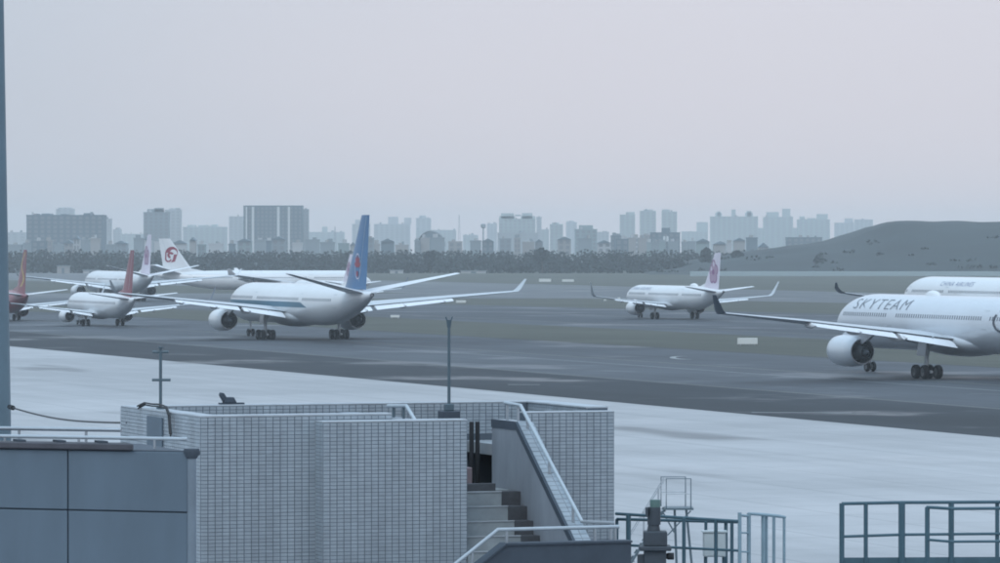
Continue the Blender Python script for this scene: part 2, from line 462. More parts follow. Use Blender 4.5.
hill = build_hill()
def hill_scrub():
    rnd = random.Random(5); mb = MB(); vs = hill.data.vertices
    for _ in range(130):
        v = vs[rnd.randrange(261, 261 * 9)].co
        if v.z < -2.2: continue
        r = rnd.uniform(1.2, 3.6)
        leaf_cloud(mb, (v.x + rnd.uniform(-3, 3), v.y, v.z + r * .12), r * 1.6, r, r * .42, 16, .8, rnd)
    tag(mb.build('hill_scrub', M['leaf'], recalc=False), 'patchy dark scrub growing over the front slope of the hill', 'scrub', kind='stuff')
hill_scrub()

def tree_belt():
    rnd = random.Random(11)
    mb = MB()
    x = -900.0
    while x < 520:
        for (Y, hh) in ((2420 + rnd.uniform(-30, 30), 9.0), (2520 + rnd.uniform(-30, 30), 11.4), (2620 + rnd.uniform(-30, 30), 12.6)):
            h = hh * rnd.uniform(0.96, 1.03)
            xx = x + rnd.uniform(-5, 5)
            if xx > 250 and Y < 2600: continue
            for k in range(3):
                leaf_cloud(mb, (xx + rnd.uniform(-4, 4), Y + rnd.uniform(-4, 4), -2.4 + h * (0.22 + 0.24 * k)), 9.0 - k, 4.0, h * 0.26, 74, 0.8, rnd)
        x += rnd.uniform(6.5, 9.5)
    x = -900.0
    while x < 330:      # low scrub in front closes the belt down to the grass
        leaf_cloud(mb, (x, 2395 + rnd.uniform(-8, 8), -2.4 + 2.0), rnd.uniform(4, 7), 3.0, rnd.uniform(2.2, 3.6), 40, 1.1, rnd)
        x += rnd.uniform(4, 7)
    o = mb.build('tree_belt', M['leaf'], recalc=False)
    tag(o, 'continuous dark belt of trees along the far edge of the airfield', 'trees', kind='stuff')
tree_belt()

def bush_tree(px, ytop, Y, wpx, label):
    s = FPX / Y; rnd = random.Random(int(px * 7))
    g = -2.4; top = CAM_Z - (ytop - HOR) / s; r = wpx / s / 2; h = top - g
    x = (px - 500) / s
    root = empty('round_tree', (x, Y, g), 0, label, 'tree', 'single trees above the tree belt')
    mb = MB()
    for k in range(7):
        leaf_cloud(mb, (x + rnd.uniform(-.6, .6) * r, Y + rnd.uniform(-.6, .6) * r, g + h * rnd.uniform(0.5, 0.78)), r * 0.55, r * 0.55, h * 0.22, 60, 1.2, rnd)
    mb.build('crown', M['leaf'], root, recalc=False)
    MB().tube([(x, Y, g - 0.2), (x + .2, Y, g + h * 0.3), (x + .5, Y, g + h * 0.62)], [0.45, 0.3, 0.12], 7).tube([(x + .2, Y, g + h * 0.3), (x - r * .4, Y, g + h * 0.6)], [0.2, 0.08], 5).build('trunk', M['bark'], root)
for px, yt, Y, w, lb in ((542, 245.5, 2380, 15, 'broad dark tree standing above the tree belt below the twin tower block'),
                         (430, 249.0, 2390, 11, 'small round tree in the tree belt right of the blue-finned airliner'),
                         (738, 250.0, 2400, 12, 'round tree right of the pale pink tail fin, at the foot of the hill'),
                         (706, 247.5, 2400, 9, 'narrow dark tree left of the pale pink tail fin'),
                         (820, 254.5, 2320, 12, 'dark bush clump on the lower hillside left of the rear white airliner'),
                         (931, 262, 2290, 9, 'dark bush low on the hillside above the rear white airliner')):
    bush_tree(px, yt, Y, w, lb)

# ------------------------------------------------------------------ city in the haze
def building(px0, px1, ytop, Y, fi, label, bumps=(), bays=0, strips=(), name='apartment_block', group=None, cat='building', yb=None, depth=None, pitched=False):
    s = FPX / Y
    FC = FACADE_HAZED if Y > 4250 else FACADE
    g = -3.0 if yb is None else CAM_Z - (yb - HOR) / s
    g = min(g, -2.6)
    x0, x1 = (px0 - 500) / s, (px1 - 500) / s
    top = CAM_Z - (ytop - HOR) / s
    d = depth or max(12.0, min(30.0, (x1 - x0) * 0.6))
    xc = (x0 + x1) / 2
    root = empty(name, (xc, Y + d / 2, g), 0, label, cat, group)
    mb = MB().box(x0, x1, Y, Y + d, g, top)
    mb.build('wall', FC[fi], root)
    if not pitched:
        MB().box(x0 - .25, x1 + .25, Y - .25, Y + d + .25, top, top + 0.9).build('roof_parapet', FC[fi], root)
    else:
        e = (x1 - x0) * 0.06
        MB().add([(x0 - e, Y - 1, top), (x1 + e, Y - 1, top), (x1 + e, Y + d + 1, top), (x0 - e, Y + d + 1, top), (xc, Y - 1, top + pitched), (xc, Y + d + 1, top + pitched)],
                 [(0, 4, 5, 3), (1, 2, 5, 4), (0, 1, 4), (2, 3, 5), (0, 3, 2, 1)]).build('roof', FACADE[1], root)
    for (p0, p1, yt) in bumps:
        t2 = CAM_Z - (yt - HOR) / s
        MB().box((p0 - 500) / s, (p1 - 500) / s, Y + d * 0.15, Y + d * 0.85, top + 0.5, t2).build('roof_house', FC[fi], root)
    rt = random.Random(int(px0 * 13 + ytop))
    if not pitched and not strips:
        for _ in range(rt.randint(1, 3)):
            xx = rt.uniform(x0 + 2, x1 - 2); hh = rt.uniform(1.6, 3.4)
            MB().tube([(xx, Y + d * .1, top + .85), (xx, Y + d * .1, top + hh)], rt.uniform(.8, 1.7), 8).build('roof_tank', FACADE[rt.choice((0, 3, 4))], root)
    if bays:
        w = (x1 - x0) / bays
        nfl = max(2, int((top - g) / 3.2))
        for k in range(bays):
            c = x0 + w * (k + 0.5)
            m2 = MB()
            for fl in range(nfl):
                zz = g + (top - g) * fl / nfl
                m2.box(c - w * 0.27, c + w * 0.27, Y - 0.35, Y + 0.05, zz + 0.9, zz + (top - g) / nfl - 0.35)
            m2.build('window_bay', (M['bay_hazed'] if Y > 4250 else M['bay']), root)['kind'] = 'stuff'
    for p, wd in strips:
        c = (p - 500) / s
        MB().box(c - wd / 2, c + wd / 2, Y - 0.9, Y - 0.3, g + 0.1, top - 0.2).build('white_pier', M['strip'], root)
    return root

B = building
B(26.5, 103, 216, 3300, 1, 'wide dark slab block with rooftop bumps at the far left', [(33, 37, 213.6), (41, 50, 213.4), (60, 66, 214), (83, 91, 213.0)], 12)
B(56, 74, 209.5, 5600, 0, 'faint tower rising behind the wide dark slab at the left', [(58, 72, 207.5)], 3)
B(104, 111, 219.5, 4300, 0, 'paler narrow block joined to the right end of the dark slab', (), 2)
B(4, 26, 233, 5200, 0, 'low faint block between the mast and the dark slab', [(12, 18, 232)], 3)
B(113, 121, 230, 5600, 0, 'very faint low block right of the dark slab', [(116, 120, 227.5)], 2)
B(121, 143, 234.5, 6300, 2, 'very faint long block left of the stepped grey block', (), 4)
B(143.5, 169, 213, 3900, 0, 'stepped grey block above the swirl-logo tail fin', [(147, 163, 209), (154, 163, 207.8)], 5)
B(165, 181, 210.5, 4400, 0, 'paler block right behind the stepped grey block', [(169, 173, 208.2), (174, 180, 207.8)], 3)
B(183, 226, 227.6, 5400, 2, 'low green-grey row with three roof humps', [(187, 195, 224.8), (198, 208, 225), (211, 217, 224.4)], 8)
B(229, 243, 217, 5200, 0, 'pale tower left of the big white-striped block', (), 3)
B(243.5, 302, 206.5, 3700, 1, 'large block with white vertical stripes on its front', [(245, 300, 205.6)], 14, [(253, 2.0), (278.4, 2.2), (289, 1.8), (246.5, 1.2)])
B(302.5, 308.5, 210, 4200, 0, 'narrow pale block at the right end of the striped block', (), 2)
B(308, 344, 232.5, 6600, 2, 'faint long low block right of the striped block', [(322, 327, 226.6)], 6)
B(352, 370, 224.5, 6200, 0, 'faint block directly behind the blue tail fin', [(355, 362, 219.5)], 4)
B(374, 410, 224.5, 6200, 0, 'broad faint block just right of the blue tail fin', [(388, 398, 216.8), (404, 411, 217.6)], 7)
B(416, 431, 218.5, 6900, 0, 'very faint tower standing alone right of the blue tail fin', [(419, 426, 215.4)], 3)
B(416, 456, 230.5, 6300, 2, 'long low green-grey block under the faint thin mast', (), 9)
B(463, 478, 235.5, 6400, 2, 'faint low block left of the water tower', (), 4)
B(487, 497, 224, 6900, 0, 'very faint block left of the twin tower block', (), 3)
B(497.5, 538, 233.5, 4350, 1, 'dark podium block under the twin tower block', (), 8)
tw = B(499, 535.5, 219.5, 4500, 2, 'twin tower block joined by a lower middle with a bridge', [(499.2, 515, 216), (501, 514, 213.2), (521, 535.3, 216), (522, 532.5, 213)], 8)
s = FPX / 4500
MB().box((515 - 500) / s, (521 - 500) / s, 4506, 4509, CAM_Z + 27.5 / s, CAM_Z + 28.8 / s).build('roof_bridge', FACADE[2], tw)
B(536.5, 541.5, 217.5, 5400, 0, 'sliver of a faint tower right of the twin block', (), 1)
B(541, 549, 230, 5600, 2, 'small block left of the tower with a stepped top', (), 2)
B(550, 563, 225, 4400, 2, 'short tower with stepped top between the low blocks', [(552, 559, 222.6)], 3)
B(566, 577, 222.5, 7000, 0, 'very faint tower behind the low blocks at centre', [(569, 574, 220.6)], 2)
B(575, 597, 230, 4000, 2, 'grey-green block with a raised roof storey', [(579, 593, 225.2)], 4)
B(597, 609, 232.5, 5600, 0, 'plain grey block right of the raised-roof block', (), 3)
B(611, 622, 236.5, 3400, 1, 'small dark block left of the three towers', (), 3)
B(620, 635, 215.2, 5200, 2, 'leftmost of the three matching residential towers', [(626, 634.6, 212)], 3)
B(640, 656, 211.5, 5200, 2, 'middle one of the three matching residential towers', [(644, 653, 209.4)], 3)
B(662, 677, 212.2, 5200, 2, 'rightmost of the three matching residential towers', [(662.3, 670, 209.4)], 3)
dk = B(651, 680, 233.5, 3300, 1, 'dark block with two white arches in front of the towers', [(662, 670, 227.8)], 5)
s = FPX / 3300
for p in (664.2, 667.4):
    x = (p - 500) / s; pts = [(-0.85, 0), (0.85, 0)] + [(0.85 * math.cos(math.pi * k / 8), 3.2 + 0.85 * math.sin(math.pi * k / 8)) for k in range(9)]
    zb = CAM_Z - (241.5 - HOR) / s
    MB().loft([[(x + q[0], 3299.0, zb + q[1]) for q in pts], [(x + q[0], 3299.8, zb + q[1]) for q in pts]]).build('white_arch', M['strip'], dk)
B(641, 652, 236, 3500, 3, 'cream low block attached left of the dark arched block', (), 3)
B(624, 640, 238.5, 3500, 4, 'pale low wall-like block below the leftmost residential tower', (), 3)
B(682, 708, 232, 6600, 2, 'faint long block left of the spired block', [(697, 708, 222)], 6)
B(711, 758, 217, 5900, 2, 'wide block with three small roof turrets', [(716, 722, 212.6), (717.5, 720.5, 211.2), (732.3, 735.8, 209.4), (746, 753, 212.4), (747.5, 751.5, 210.8)], 9)
B(757, 798, 228.5, 6500, 2, 'long faint mass right of the turreted block', (), 9)
B(764, 793, 217.5, 6100, 2, 'faint pair of joined towers right of the turreted block', [(767, 779, 212), (783, 790.5, 208.6)], 5)
B(798, 830, 220, 6200, 2, 'faint stepped block left of the hill', [(800.5, 805, 216.3), (808, 816, 218), (817.5, 828, 214)], 6)
B(835, 854, 223.2, 7000, 0, 'very faint block next to the hill crest', [(845, 853, 218.3)], 4)
B(855, 873, 220, 7100, 0, 'very faint flat block cut off by the hill crest', (), 4)
B(787, 822, 238.3, 3500, 1, 'low dark hangar-like block at the left foot of the hill', (), 6)
B(758.5, 768.5, 247.3, 2900, 4, 'small white gabled house beside the hill foot', (), 0, (), 'gabled_house', None, 'house', None, None, 3.0)

# arched hall
def arched_hall():
    Y = 3400; s = FPX / Y; x0, x1 = (418 - 500) / s, (444 - 500) / s; xc = (x0 + x1) / 2; w = (x1 - x0) / 2; g = -3.0; top = CAM_Z - (231.5 - HOR) / s
    root = empty('arched_hall', (xc, Y + 20, g), 0, 'dark arched hall with curved roof among the low houses', 'building')
    pr = [(-1, 0), (1, 0)] + [(math.cos(math.pi * k / 16), 0.55 + 0.45 * math.sin(math.pi * k / 16)) for k in range(17)]
    MB().loft([[(xc + u * w, y, g + v * (top - g)) for u, v in pr] for y in (Y, Y + 40)]).build('wall', FACADE[1], root)
    MB().loft([[(xc + u * (w + 0.5) * k, y, g + (top - g) * 0.55 + (top - g) * 0.45 * (v) * k + 0.3) for (u, v, k) in
                [(math.cos(math.pi * q / 16), math.sin(math.pi * q / 16), 1.0) for q in range(17)] + [(math.cos(math.pi * q / 16), math.sin(math.pi * q / 16), 1.03) for q in reversed(range(17))]]
               for y in (Y - 1, Y + 41)]).build('roof', FACADE[0], root)
arched_hall()

def water_tower():
    Y = 4300; s = FPX / Y; x = (483.3 - 500) / s; g = -3; z1 = CAM_Z - (228 - HOR) / s; z2 = CAM_Z - (224.5 - HOR) / s
    root = empty('water_tower', (x, Y, g), 0, 'slim water tower with a wide head left of the twin block', 'water tower')
    MB().tube([(x, Y, g), (x, Y, z1)], [1.1, 0.7], 10).build('shaft', FACADE[0], root)
    MB().tube([(x, Y, z1 - 0.4), (x, Y, z1 + 0.6), (x, Y, z2), (x, Y, z2 + 0.8)], [0.8, 2.4, 2.6, 1.2], 14).build('tank', FACADE[0], root)
water_tower()
def lattice_mast(px, ytop, Y, label):
    s = FPX / Y; x = (px - 500) / s; g = -3; zt = CAM_Z - (ytop - HOR) / s
    root = empty('lattice_mast', (x, Y, g), 0, label, 'mast')
    for dx, dy in ((-1, -1), (1, -1), (1, 1), (-1, 1)):
        MB().tube([(x + dx * 1.6, Y + dy * 1.6, g), (x + dx * .2, Y + dy * .2, zt)], 0.22, 5).build('leg', FACADE[0], root)
    m = MB()
    for k in range(7):
        t = (k + 0.5) / 7.5; w = 1.6 - 1.4 * t; z = g + (zt - g) * t
        m.tube([(x - w, Y - w, z), (x + w, Y - w, z), (x + w, Y + w, z), (x - w, Y + w, z), (x - w, Y - w, z)], 0.13, 4)
    m.build('bracing', FACADE[0], root)
lattice_mast(459.2, 215, 5000, 'thin faint lattice mast above the long low block')
lattice_mast(335.0, 226.5, 4600, 'short faint mast between the striped block and the blue tail fin')

# low houses in front of the towers
rnd = random.Random(23)
px = 8.0; houses = []
while px < 750:
    w = rnd.uniform(5.0, 14.0)
    if not (538 < px < 556): houses.append((px, w, rnd.uniform(238.5, 246.0), rnd.uniform(2900, 3300), rnd.choice((0, 3, 4, 3, 2, 1, 0)), rnd.choice((0, 0, 2)), rnd.uniform(9, 15), rnd.choice((False, False, 2.2))))
    px += w * rnd.uniform(0.9, 1.6)
SPOTS = [(0, 'below the wide dark slab at the far left'), (108, 'between dark slab and stepped block'), (143, 'below the stepped grey block'), (183, 'below the green-grey row with roof humps'),
         (240, 'below the block with white stripes'), (306, 'between striped block and blue fin'), (372, 'just right of the blue tail fin'), (415, 'near the arched hall'), (461, 'around the water tower'),
         (498, 'below the twin tower block'), (538, 'right of the twin tower block'), (578, 'below the raised-roof block'), (612, 'below the leftmost residential tower'), (638, 'below the other two residential towers'), (680, 'left of the turreted block'), (711, 'below the turreted block')]
CN = ('grey', 'dark slate', 'green-grey', 'cream', 'white', 'brick')
def spot_of(q): return [t for x, t in SPOTS if x <= q][-1]
keys = [('%s %s low house' % (CN[h[4]], 'gabled' if h[7] else 'flat-roofed'), spot_of(h[0])) for h in houses]
ORD = ('first', 'second', 'third', 'fourth', 'fifth')
for i, h in enumerate(houses):
    same = [j for j in range(len(houses)) if keys[j] == keys[i]]
    lab = '%s %s' % keys[i]
    if len(same) > 1: lab += ', %s from left' % ORD[same.index(i)]
    B(h[0], h[0] + h[1], h[2], h[3], h[4], lab, (), h[5], (), 'low_house', 'low houses behind the tree belt', 'house', None, h[6], h[7])

# pale sheds and walls in front of the tree belt
def shed(px0, px1, yt, yb, Y, label, fi=4):
    s = FPX / Y; g = ground_h(Y); x0, x1 = (px0 - 500) / s, (px1 - 500) / s; h = (yb - yt) / s
    root = empty('shed', ((x0 + x1) / 2, Y + 3, g), 0, label, 'shed')
    MB().box(x0, x1, Y, Y + 6, g, g + h).build('wall', FACADE[fi], root)
    MB().box(x0 - .4, x1 + .4, Y - .4, Y + 6.4, g + h, g + h + .35).build('roof', FACADE[0], root)
    MB().box(x0 + (x1 - x0) * .4, x0 + (x1 - x0) * .6, Y - .12, Y + .05, g + .05, g + h * .75).build('door', FACADE[1], root)
shed(57, 69, 263, 270.5, 2350, 'pale shed in front of the tree belt right of the gold-striped fin', 3)
shed(83, 99, 262.5, 265.5, 2360, 'long low white shed above the nearer left airliners')
shed(222, 243, 263, 266.5, 2360, 'long low pale shed behind the swirl-logo airliner', 3)
shed(390, 403, 262, 265, 2360, 'low white shed right of the blue tail fin')
shed(461, 486, 261.5, 263.6, 2380, 'long thin white shed at centre in front of the trees')

# long pale boundary wall under the hill
def boundary_wall():
    Y = 2180; s = FPX / Y; x0 = (690 - 500) / s; x1 = 620.0; g = ground_h(Y)
    root = empty('boundary_wall', (x0 + 20, Y, g), 0, 'long low pale wall running along the foot of the hill', 'wall')
    x = x0
    while x < x1:
        w = 12.0
        MB().box(x, x + w - 0.03, Y, Y + 0.4, g, g + 2.3).build('wall_panel', M['bwall'], root)
        MB().box(x + w - 0.2, x + w + 0.15, Y - 0.12, Y + 0.5, g, g + 2.4).build('wall_post', M['bwall'], root)
        x += w
boundary_wall()

# airfield sign boards
def board(px, py, wpx, hpx, Y, label):
    s = FPX / Y; g = ground_h(Y); x = (px - 500) / s; w = wpx / s; h = hpx / s
    root = empty('airfield_sign', (x, Y, g), 0, label, 'sign', 'airfield sign boards')
    MB().box(x - w / 2, x + w / 2, Y - 0.15, Y + 0.15, g + 0.18, g + 0.18 + h).build('board', M['sign'], root, bevel=0.03)
    for q in (-0.35, 0.35):
        MB().tube([(x + q * w, Y, g - 0.05), (x + q * w, Y, g + 0.25)], 0.06, 6).build('leg', M['steel'], root)
board(747.5, 343, 20, 6.2, 588, 'pale rectangular sign board in the grass beside the front silver airliner')
board(461, 302.5, 10, 2.4, 1090, 'small pale board just below the right wing of the blue-finned airliner')
board(545, 278.5, 12, 3.0, 1830, 'left one of two long white boards on the far grass')
board(568, 278.8, 12, 2.4, 1830, 'right one of two long white boards on the far grass')
board(619, 300, 2.6, 3.0, 1160, 'tiny white board left of the pink-finned airliner')
board(605, 302, 2.2, 1.6, 1150, 'tiny low board next to another, left of the pink-finned airliner')
board(395, 318.5, 9, 2.4, 800, 'small dark-backed board in grass behind the blue-finned airliner')
board(880, 344.5, 7, 4, 592, 'small board in the grass behind the front silver airliner engine')

# ------------------------------------------------------------------ aircraft
def airfoil(n=9):
    """unit airfoil loop: x 0 (leading) .. 1 (trailing), half-thickness for ratio 1"""
    xs = [0.5 * (1 - math.cos(math.pi * i / n)) for i in range(n + 1)]
    def t(x): return 5 * (0.2969 * math.sqrt(x) - 0.126 * x - 0.3516 * x * x + 0.2843 * x ** 3 - 0.1036 * x ** 4)
    return xs, t
AFX, AFT = airfoil()
def foil_ring(le, chord, thick, axis):
    """ring of points; chord runs to -x, thickness along axis"""
    up = [(x, AFT(x) * thick * chord) for x in AFX]
    pts = []
    for x, h in up: pts.append(Vector(le) + Vector((-x * chord, 0, 0)) + axis * h)
    for x, h in reversed(up[1:-1]): pts.append(Vector(le) + Vector((-x * chord, 0, 0)) - axis * h)
    return pts

def lerp(a, b, t): return a + (b - a) * t

SPEC = {
 'a330': dict(xn=32.0, xt=-31.3, R=2.82, rz=2.82, zc=4.95, nose=9.0, tail=21.0, droop=0.55,
    wing=[(1.5, 11.3, 11.6, 3.8, .13), (2.8, 10.2, 10.8, 3.95, .125), (9.6, 5.9, 7.6, 4.75, .11), (20, -0.9, 4.8, 5.8, .10), (28.7, -6.4, 2.5, 6.65, .09)],
    wl=[(0.0, 0.0, 2.5, 0.0), (0.35, -0.5, 2.1, 0.35), (1.15, -1.9, 0.9, 1.75)],
    fin=[(7.2, -19.6, 9.2), (7.9, -20.4, 8.5), (17.15, -27.0, 3.3)], dorsal=(7.55, -16.2),
    hs=[(0.6, -23.2, 6.0, 6.8), (11.8, -30.9, 2.1, 9.35)], eng=(9.4, 7.0, 2.65, 1.55, 5.6), mg=(5.35, 4, 0.70, 0.55, 1.0, 0.72), ng=(25.4, 0.52, 0.34),
    win=(0.75, 29.0, -22.0), fair=(13, -7.5), flaps=((3.2, 9.3), (9.9, 20.0)), doors=(28.2, 14.5, -7.5, -21.0)),
 'a321': dict(xn=22.0, xt=-22.3, R=1.98, rz=2.07, zc=3.85, nose=6.2, tail=13.0, droop=0.4,
    wing=[(1.0, 6.2, 7.2, 2.55, .13), (2.0, 5.5, 6.4, 2.65, .125), (6.4, 3.0, 3.9, 3.1, .11), (12, -0.2, 2.6, 3.6, .10), (16.6, -2.9, 1.6, 4.1, .09)],
    wl=[(0.0, 0.0, 1.6, 0.0), (0.45, -0.35, 1.35, 0.4), (1.2, -1.7, 0.55, 2.5)],
    fin=[(5.5, -13.2, 7.0), (6.0, -14.0, 6.3), (11.75, -18.6, 2.6)], dorsal=(5.75, -11.0),
    hs=[(0.5, -16.4, 4.2, 5.05), (6.2, -20.0, 1.5, 5.9)], eng=(5.75, 4.4, 1.9, 1.22, 4.0), mg=(3.8, 2, 0.60, 0.44, 0.0, 0.46), ng=(16.9, 0.40, 0.24),
    win=(0.55, 19.0, -16.5), fair=(8, -5), flaps=((2.4, 6.2), (6.7, 12.6)), doors=(19.2, 9.0, -7.0, -16.6)),
 'b737': dict(xn=19.6, xt=-19.7, R=1.88, rz=2.0, zc=3.35, nose=5.2, tail=12.5, droop=0.35,
    wing=[(1.0, 5.8, 7.4, 2.0, .13), (1.9, 5.1, 6.4, 2.1, .125), (5.6, 2.9, 4.0, 2.6, .11), (11, -0.2, 2.7, 3.2, .10), (16.4, -3.2, 1.6, 3.85, .09)],
    wl=[(0.0, 0.0, 1.6, 0.0), (0.45, -0.4, 1.3, 0.45), (1.0, -1.8, 0.6, 2.5)],
    fin=[(4.9, -11.3, 6.8), (5.6, -12.6, 5.6), (12.3, -17.3, 2.2)], dorsal=(5.3, -7.6),
    hs=[(0.5, -14.2, 4.0, 4.6), (7.1, -18.2, 1.5, 5.5)], eng=(4.85, 4.6, 1.55, 1.0, 3.9), mg=(2.86, 2, 0.56, 0.42, 0.0, 0.43), ng=(15.6, 0.36, 0.22),
    win=(0.5, 16.8, -13.0), fair=(7.5, -4.5), flaps=((2.3, 5.4), (5.9, 11.4)), doors=(17.0, -14.0)),
}
SPEC['a350'] = dict(SPEC['a330']); SPEC['a350'].update(xn=34.0, xt=-32.5, R=2.98, rz=3.05, zc=5.2,
    wing=[(1.5, 11.3, 11.8, 3.8, .13), (2.9, 10.2, 11.0, 3.95, .125), (10.4, 5.5, 7.4, 4.7, .11), (21, -1.4, 4.6, 5.2, .10), (30.2, -7.4, 2.3, 6.2, .09)],
    wl=[(0.0, 0.0, 2.3, 0.0), (0.8, -0.8, 1.9, 0.25), (1.5, -1.7, 1.4, 0.75), (1.9, -2.8, 0.7, 1.5)], win=(0.85, 30.5, -23.0))

class Fus:
    def __init__(s, d): s.d = d
    def ring(s, x):
        d = s.d; R_, rz, zc = d['R'], d['rz'], d['zc']
        if x > d['xn'] - d['nose']:
            t = (d['xn'] - x) / d['nose']; k = max(0.0, 1 - (1 - t) ** 2.15) ** 0.56
            return zc - d['droop'] * (1 - t) ** 1.8, R_ * k, rz * k
        if x < d['xt'] + d['tail']:
            t = (x - d['xt']) / d['tail']; k = 0.10 + 0.90 * (math.sin(math.pi / 2 * t) ** 0.92 if t > 0 else 0)
            return zc + (rz - rz * k) * 0.62, R_ * k, rz * k
        return zc, R_, rz
    def side(s, x, z, off=0.03):
        zc, ry, rz = s.ring(x)
        q = max(-0.985, min(0.985, (z - zc) / max(rz, 1e-3)))
        return ry * math.sqrt(1 - q * q) + off, zc + q * rz
    def top(s, x): zc, ry, rz = s.ring(x); return zc + rz

def conform(fus, polys, sgn, off=0.035):
    """flat (x,z) polygons wrapped on the fuselage side; sgn +1 port, -1 starboard"""
    mb = MB()
    for p in polys:
        q = []
        for x, z in p:
            y, z2 = fus.side(x, z, off); q.append((x, sgn * y, z2))
        mb.add(q, [tuple(range(len(q)))])
    return mb

def text_polys(txt, size, xsize=1.0, space=1.0, shear=0.0):
    cu = bpy.data.curves.new('lettering', 'FONT'); cu.body = txt; cu.size = size; cu.space_character = space; cu.shear = shear
    cu.resolution_u = 3; cu.offset = -0.014 * size
    o = bpy.data.objects.new('lettering', cu); COL.objects.link(o)
    dg = bpy.context.evaluated_depsgraph_get(); me = bpy.data.meshes.new_from_object(o.evaluated_get(dg))
    bpy.data.objects.remove(o); bpy.data.curves.remove(cu)
    bm = bmesh.new(); bm.from_mesh(me); bpy.data.meshes.remove(me)
    bmesh.ops.triangulate(bm, faces=bm.faces)
    bmesh.ops.subdivide_edges(bm, edges=[e for e in bm.edges if e.calc_length() > 0.35], cuts=1)
    bmesh.ops.triangulate(bm, faces=bm.faces)
    out = [[(v.co.x * xsize, v.co.y) for v in f.verts] for f in bm.faces]
    bm.free()
    w = max(x for f in out for x, _ in f)
    return out, w

def fin_at(d, z):
    f = d['fin']
    for (z0, x0, c0), (z1, x1, c1) in zip(f[:-1], f[1:]):
        if z0 <= z <= z1:
            t = (z - z0) / (z1 - z0); return lerp(x0, x1, t), lerp(c0, c1, t)
    return f[-1][1], f[-1][2]
FIN_T = 0.10
def fin_decal(d, polys, sgn, off=0.02):
    mb = MB()
    for p in polys:
        q = []
        for x, z in p:
            le, ch = fin_at(d, z); u = min(0.99, max(0.01, (le - x) / ch))
            q.append((x, sgn * (AFT(u) * FIN_T * ch + off), z))
        mb.add(q, [tuple(range(len(q)))])
    return mb
def disc(cx, cz, r, n=16, rx=None): return [(cx + (rx or r) * math.cos(2 * math.pi * k / n), cz + r * math.sin(2 * math.pi * k / n)) for k in range(n)]
def arc_band(cx, cz, r0, r1, t0, t1, n=14, taper=False, rx=1.0):
    out = []
    for k in range(n):
        a, b = lerp(t0, t1, k / n), lerp(t0, t1, (k + 1) / n)
        w0 = (k / n if taper else 1); w1 = ((k + 1) / n if taper else 1)
        m = (r0 + r1) / 2; h = (r1 - r0) / 2
        pa, pb = (m - h * w0, m + h * w0), (m - h * w1, m + h * w1)
        out.append([(cx + rx * pa[0] * math.cos(a), cz + pa[0] * math.sin(a)), (cx + rx * pa[1] * math.cos(a), cz + pa[1] * math.sin(a)),
                    (cx + rx * pb[1] * math.cos(b), cz + pb[1] * math.sin(b)), (cx + rx * pb[0] * math.cos(b), cz + pb[0] * math.sin(b))])
    return out

